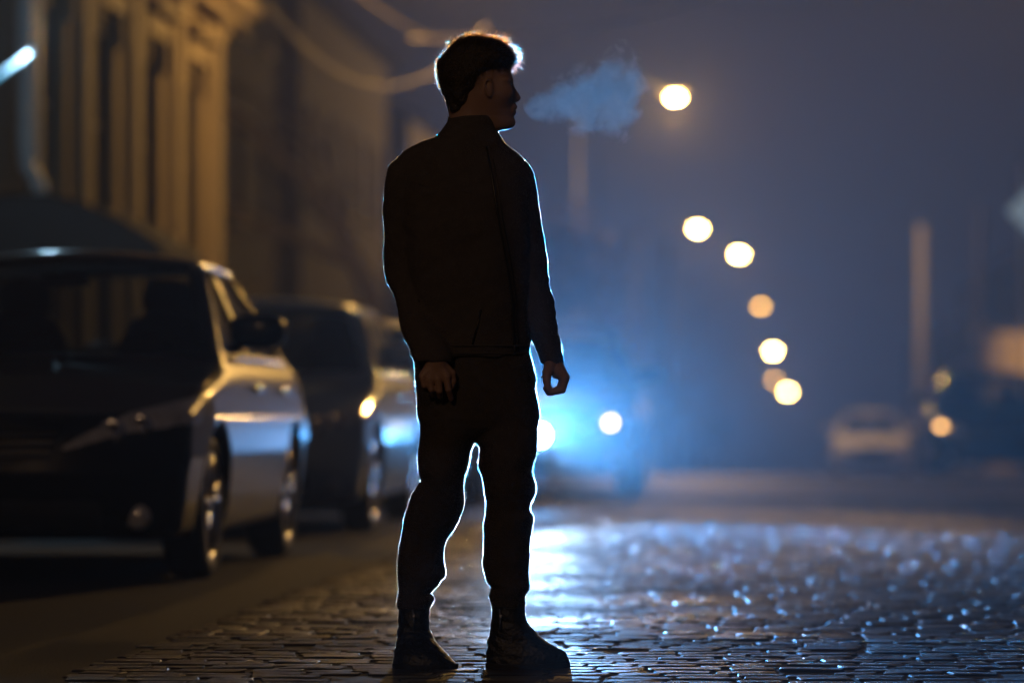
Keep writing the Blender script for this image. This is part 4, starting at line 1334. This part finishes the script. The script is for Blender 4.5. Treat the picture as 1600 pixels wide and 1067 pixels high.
# ---- boots
for rows, extra, label in (
    ([(944, 624, 669, .050, .030), (955, 623, 670, .052, .030), (985, 621, 671.5, .052, .028), (993, 620.5, 676, .056, .022), (1002, 619.5, 682, .064, .010), (1012, 617.5, 691, .074, -.006), (1020, 616.5, 699, .080, -.014), (1028, 615.5, 707, .083, -.018), (1034, 615, 713, .084, -.020), (1039, 615, 715, .083, -.020)], 0, None),
    ([(941, 770, 819.5, .050, .010), (955, 769, 820.5, .051, .010), (970, 768, 822.5, .052, .010), (985, 765.5, 836, .052, .008), (995, 763.5, 846, .051, .006), (1003, 762, 856, .050, .004), (1009, 761, 869, .050, .0), (1013, 760.5, 878, .050, -.002), (1019, 760.5, 884.5, .050, -.004), (1027, 760, 888.5, .050, -.006), (1033, 760, 889.5, .050, -.006), (1038, 760, 889.5, .050, -.006)], 1, None)):
    Bt = Grid((-.25, -.13, .0), (.29, .12, .20), .004)
    Bt.loft([R_(*r) for r in rows], 0, 2.3)
    Bt.F += ripple(Bt.X, Bt.Y, Bt.Z, .0012, .03, 6, 12 + extra, 2.0)
    bo, v_, q_, n_ = Bt.build('boot', M_LEATHER, person, 1)
    fibres('rim_fibres', v_, q_, n_, 22000, .0022, .0006, M_FUZZ, bo, np.random.default_rng(8), .8, .6)  # fibres added over the leather to catch the rim light
    last = R_(*rows[-1])
    n = 26
    sv = []
    for zz, gr in ((-.004, .002), (.010, .003), (.014, .0025)):
        for k in range(n):
            a = 2 * math.pi * k / n
            sg = lambda w: math.copysign(abs(w) ** .85, w)
            sv.append(((last[1] + last[2]) / 2 + ((last[2] - last[1]) / 2 + gr) * sg(math.cos(a)), last[4] + (last[3] + gr) * sg(math.sin(a)), zz))
    sf = [(j * n + k, j * n + (k + 1) % n, (j + 1) * n + (k + 1) % n, (j + 1) * n + k) for j in range(2) for k in range(n)] + [tuple(reversed(range(n))), tuple(range(2 * n, 3 * n))]
    MB().add(sv, sf).build('sole', M_SOLE, bo, False)
    zx = 646 if not extra else 781
    wy_ = -.030 if not extra else -.043
    MB().tube([(U(zx), wy_, ZP(950)), (U(zx + 1), wy_ - .003, ZP(966)), (U(zx), wy_ - .004, ZP(982))], .0028, 6).supere((U(zx + 2), wy_ - .006, ZP(962)), (.003, .003, .008), .8, 8, 6).build('side_zip', M_CHROME, bo, True)

# ================================================================== BREATH
bc = at(928, 152, 10.9)
PX9 = FPX / 10.9
blobs = [(838, 165, 17), (856, 162, 28), (880, 160, 38), (905, 152, 50), (930, 158, 60), (950, 150, 62), (968, 138, 55), (985, 150, 45), (960, 110, 40), (975, 100, 32), (945, 190, 42), (962, 205, 30), (915, 185, 38), (885, 178, 30), (995, 125, 28)]
Gb = Grid((-.26, -.14, -.20), (.24, .14, .20), .012)
for x_, y_, r_ in blobs:
    r_ /= PX9
    Gb.ellipsoid(((x_ - 928) / PX9, RNG.uniform(-.02, .02), (152 - y_) / PX9), (r_, r_ * .9, r_), .05)
BREATH_DENSITY = 15.0
M_BREATH = bpy.data.materials.new('breath_vapour')
M_BREATH.use_nodes = True
n, l = M_BREATH.node_tree.nodes, M_BREATH.node_tree.links
n.remove(n['Principled BSDF'])
pv = n.new('ShaderNodeVolumePrincipled')
pv.inputs['Color'].default_value = (.99, .88, .82, 1)  # warm tint stands in for amber light on white vapour
pv.inputs['Anisotropy'].default_value = .35
t_ = n.new('ShaderNodeTexCoord')
nz = n.new('ShaderNodeTexNoise')
nz.inputs['Scale'].default_value = 16
nz.inputs['Detail'].default_value = 6
nz.inputs['Roughness'].default_value = .62
nz.inputs['Distortion'].default_value = .5
l.new(t_.outputs['Object'], nz.inputs['Vector'])
# a plume: narrow at the lips, widening and lifting, torn by noise, faded out before its hull
def mth(op, a, b=None, c=None, clamp=False):
    q = n.new('ShaderNodeMath'); q.operation = op; q.use_clamp = clamp
    for i, v in enumerate((a, b, c)):
        if v is None: continue
        if isinstance(v, (int, float)): q.inputs[i].default_value = v
        else: l.new(v, q.inputs[i])
    return q.outputs[0]


n3 = n.new('ShaderNodeTexNoise')
n3.inputs['Scale'].default_value = 9
n3.inputs['Detail'].default_value = 4
l.new(t_.outputs['Object'], n3.inputs['Vector'])
wv = n.new('ShaderNodeVectorMath'); wv.operation = 'MULTIPLY_ADD'
wv.inputs[1].default_value = (.12, .10, .12)
l.new(n3.outputs['Color'], wv.inputs[0]); l.new(t_.outputs['Object'], wv.inputs[2])
sp_ = n.new('ShaderNodeSeparateXYZ')
l.new(wv.outputs[0], sp_.inputs[0])
u_ = mth('MULTIPLY_ADD', sp_.outputs[0], 1 / .34, .20 / .34 - .06 / .34)          # 0 at the lips, 1 at the far end
wd = mth('MULTIPLY_ADD', mth('MINIMUM', mth('MAXIMUM', u_, 0.0), 1.0), .118, .022)
zc_ = mth('MULTIPLY_ADD', u_, .050, .034)
dz_ = mth('DIVIDE', mth('ADD', sp_.outputs[2], mth('MULTIPLY', zc_, -1.0)), wd)
dy_ = mth('DIVIDE', mth('ADD', sp_.outputs[1], -.05), wd)
rr_ = mth('SQRT', mth('ADD', mth('MULTIPLY', dz_, dz_), mth('MULTIPLY', dy_, dy_)))
e0_ = mth('MULTIPLY', mth('MAXIMUM', mth('ADD', u_, -.84), 0.0), 3.0)
e1_ = mth('MULTIPLY', mth('MAXIMUM', mth('MULTIPLY', u_, -1.0), 0.0), 6.0)
fall = mth('ADD', mth('MULTIPLY', rr_, .78), mth('ADD', e0_, e1_))
dens = mth('SUBTRACT', mth('MULTIPLY', nz.outputs['Fac'], 2.3), mth('ADD', fall, .36), clamp=True)
l.new(mth('MULTIPLY', dens, BREATH_DENSITY), pv.inputs['Density'])
l.new(pv.outputs[0], n['Material Output'].inputs['Volume'])
bo, v_, q_, n_ = Gb.build('breath_cloud', M_BREATH, None, 2)
bo.location = bc
bo.rotation_euler = (0, 0, YAW)
tag(bo, 'pale cloud of breath vapour drifting in front of the man\'s mouth', 'breath')

# ================================================================== MIST ROUND THE LAMP
MIST_D = .0032
Gm = Grid((-3.1, -5.1, -2.1), (3.1, 5.1, 2.1), .25)
Gm.ellipsoid((0, 0, 0), (2.9, 4.8, 1.6), 0)
M_MIST = bpy.data.materials.new('drifting_mist')
M_MIST.use_nodes = True
n, l = M_MIST.node_tree.nodes, M_MIST.node_tree.links
n.remove(n['Principled BSDF'])
pv = n.new('ShaderNodeVolumePrincipled')
pv.inputs['Color'].default_value = (.95, .97, 1.0, 1)
pv.inputs['Anisotropy'].default_value = .55
t_ = n.new('ShaderNodeTexCoord')
mp = n.new('ShaderNodeMapping')
mp.inputs['Scale'].default_value = (1 / 2.9, 1 / 4.8, 1 / 1.55)
l.new(t_.outputs['Object'], mp.inputs['Vector'])
ln = n.new('ShaderNodeVectorMath'); ln.operation = 'LENGTH'
l.new(mp.outputs[0], ln.inputs[0])
nz = n.new('ShaderNodeTexNoise')
nz.inputs['Scale'].default_value = 1.1
nz.inputs['Detail'].default_value = 5
l.new(t_.outputs['Object'], nz.inputs['Vector'])
k_ = mth('SUBTRACT', 1.0, ln.outputs['Value'], clamp=True)
k_ = mth('MULTIPLY', k_, k_)
k_ = mth('MULTIPLY', k_, mth('MULTIPLY', nz.outputs['Fac'], nz.outputs['Fac']))
l.new(mth('MULTIPLY', k_, MIST_D * 4), pv.inputs['Density'])
l.new(pv.outputs[0], n['Material Output'].inputs['Volume'])
mo, v_, q_, n_ = Gm.build('mist', M_MIST, None, 2)
mo.location = (fp_.x + .55, 27.6, .30)
tag(mo, kind='stuff')

# ================================================================== HAZE
HAZE_D = .0011
M_HAZE = bpy.data.materials.new('night_haze')
M_HAZE.use_nodes = True
n, l = M_HAZE.node_tree.nodes, M_HAZE.node_tree.links
n.remove(n['Principled BSDF'])
pv = n.new('ShaderNodeVolumePrincipled')
pv.inputs['Color'].default_value = (.94, .95, 1.0, 1)
pv.inputs['Density'].default_value = HAZE_D
pv.inputs['Anisotropy'].default_value = .55
l.new(pv.outputs[0], n['Material Output'].inputs['Volume'])
hz = MB().box((-60, -23, -9.5), (60, 460, 15)).build('haze', M_HAZE)
tag(hz, kind='stuff')
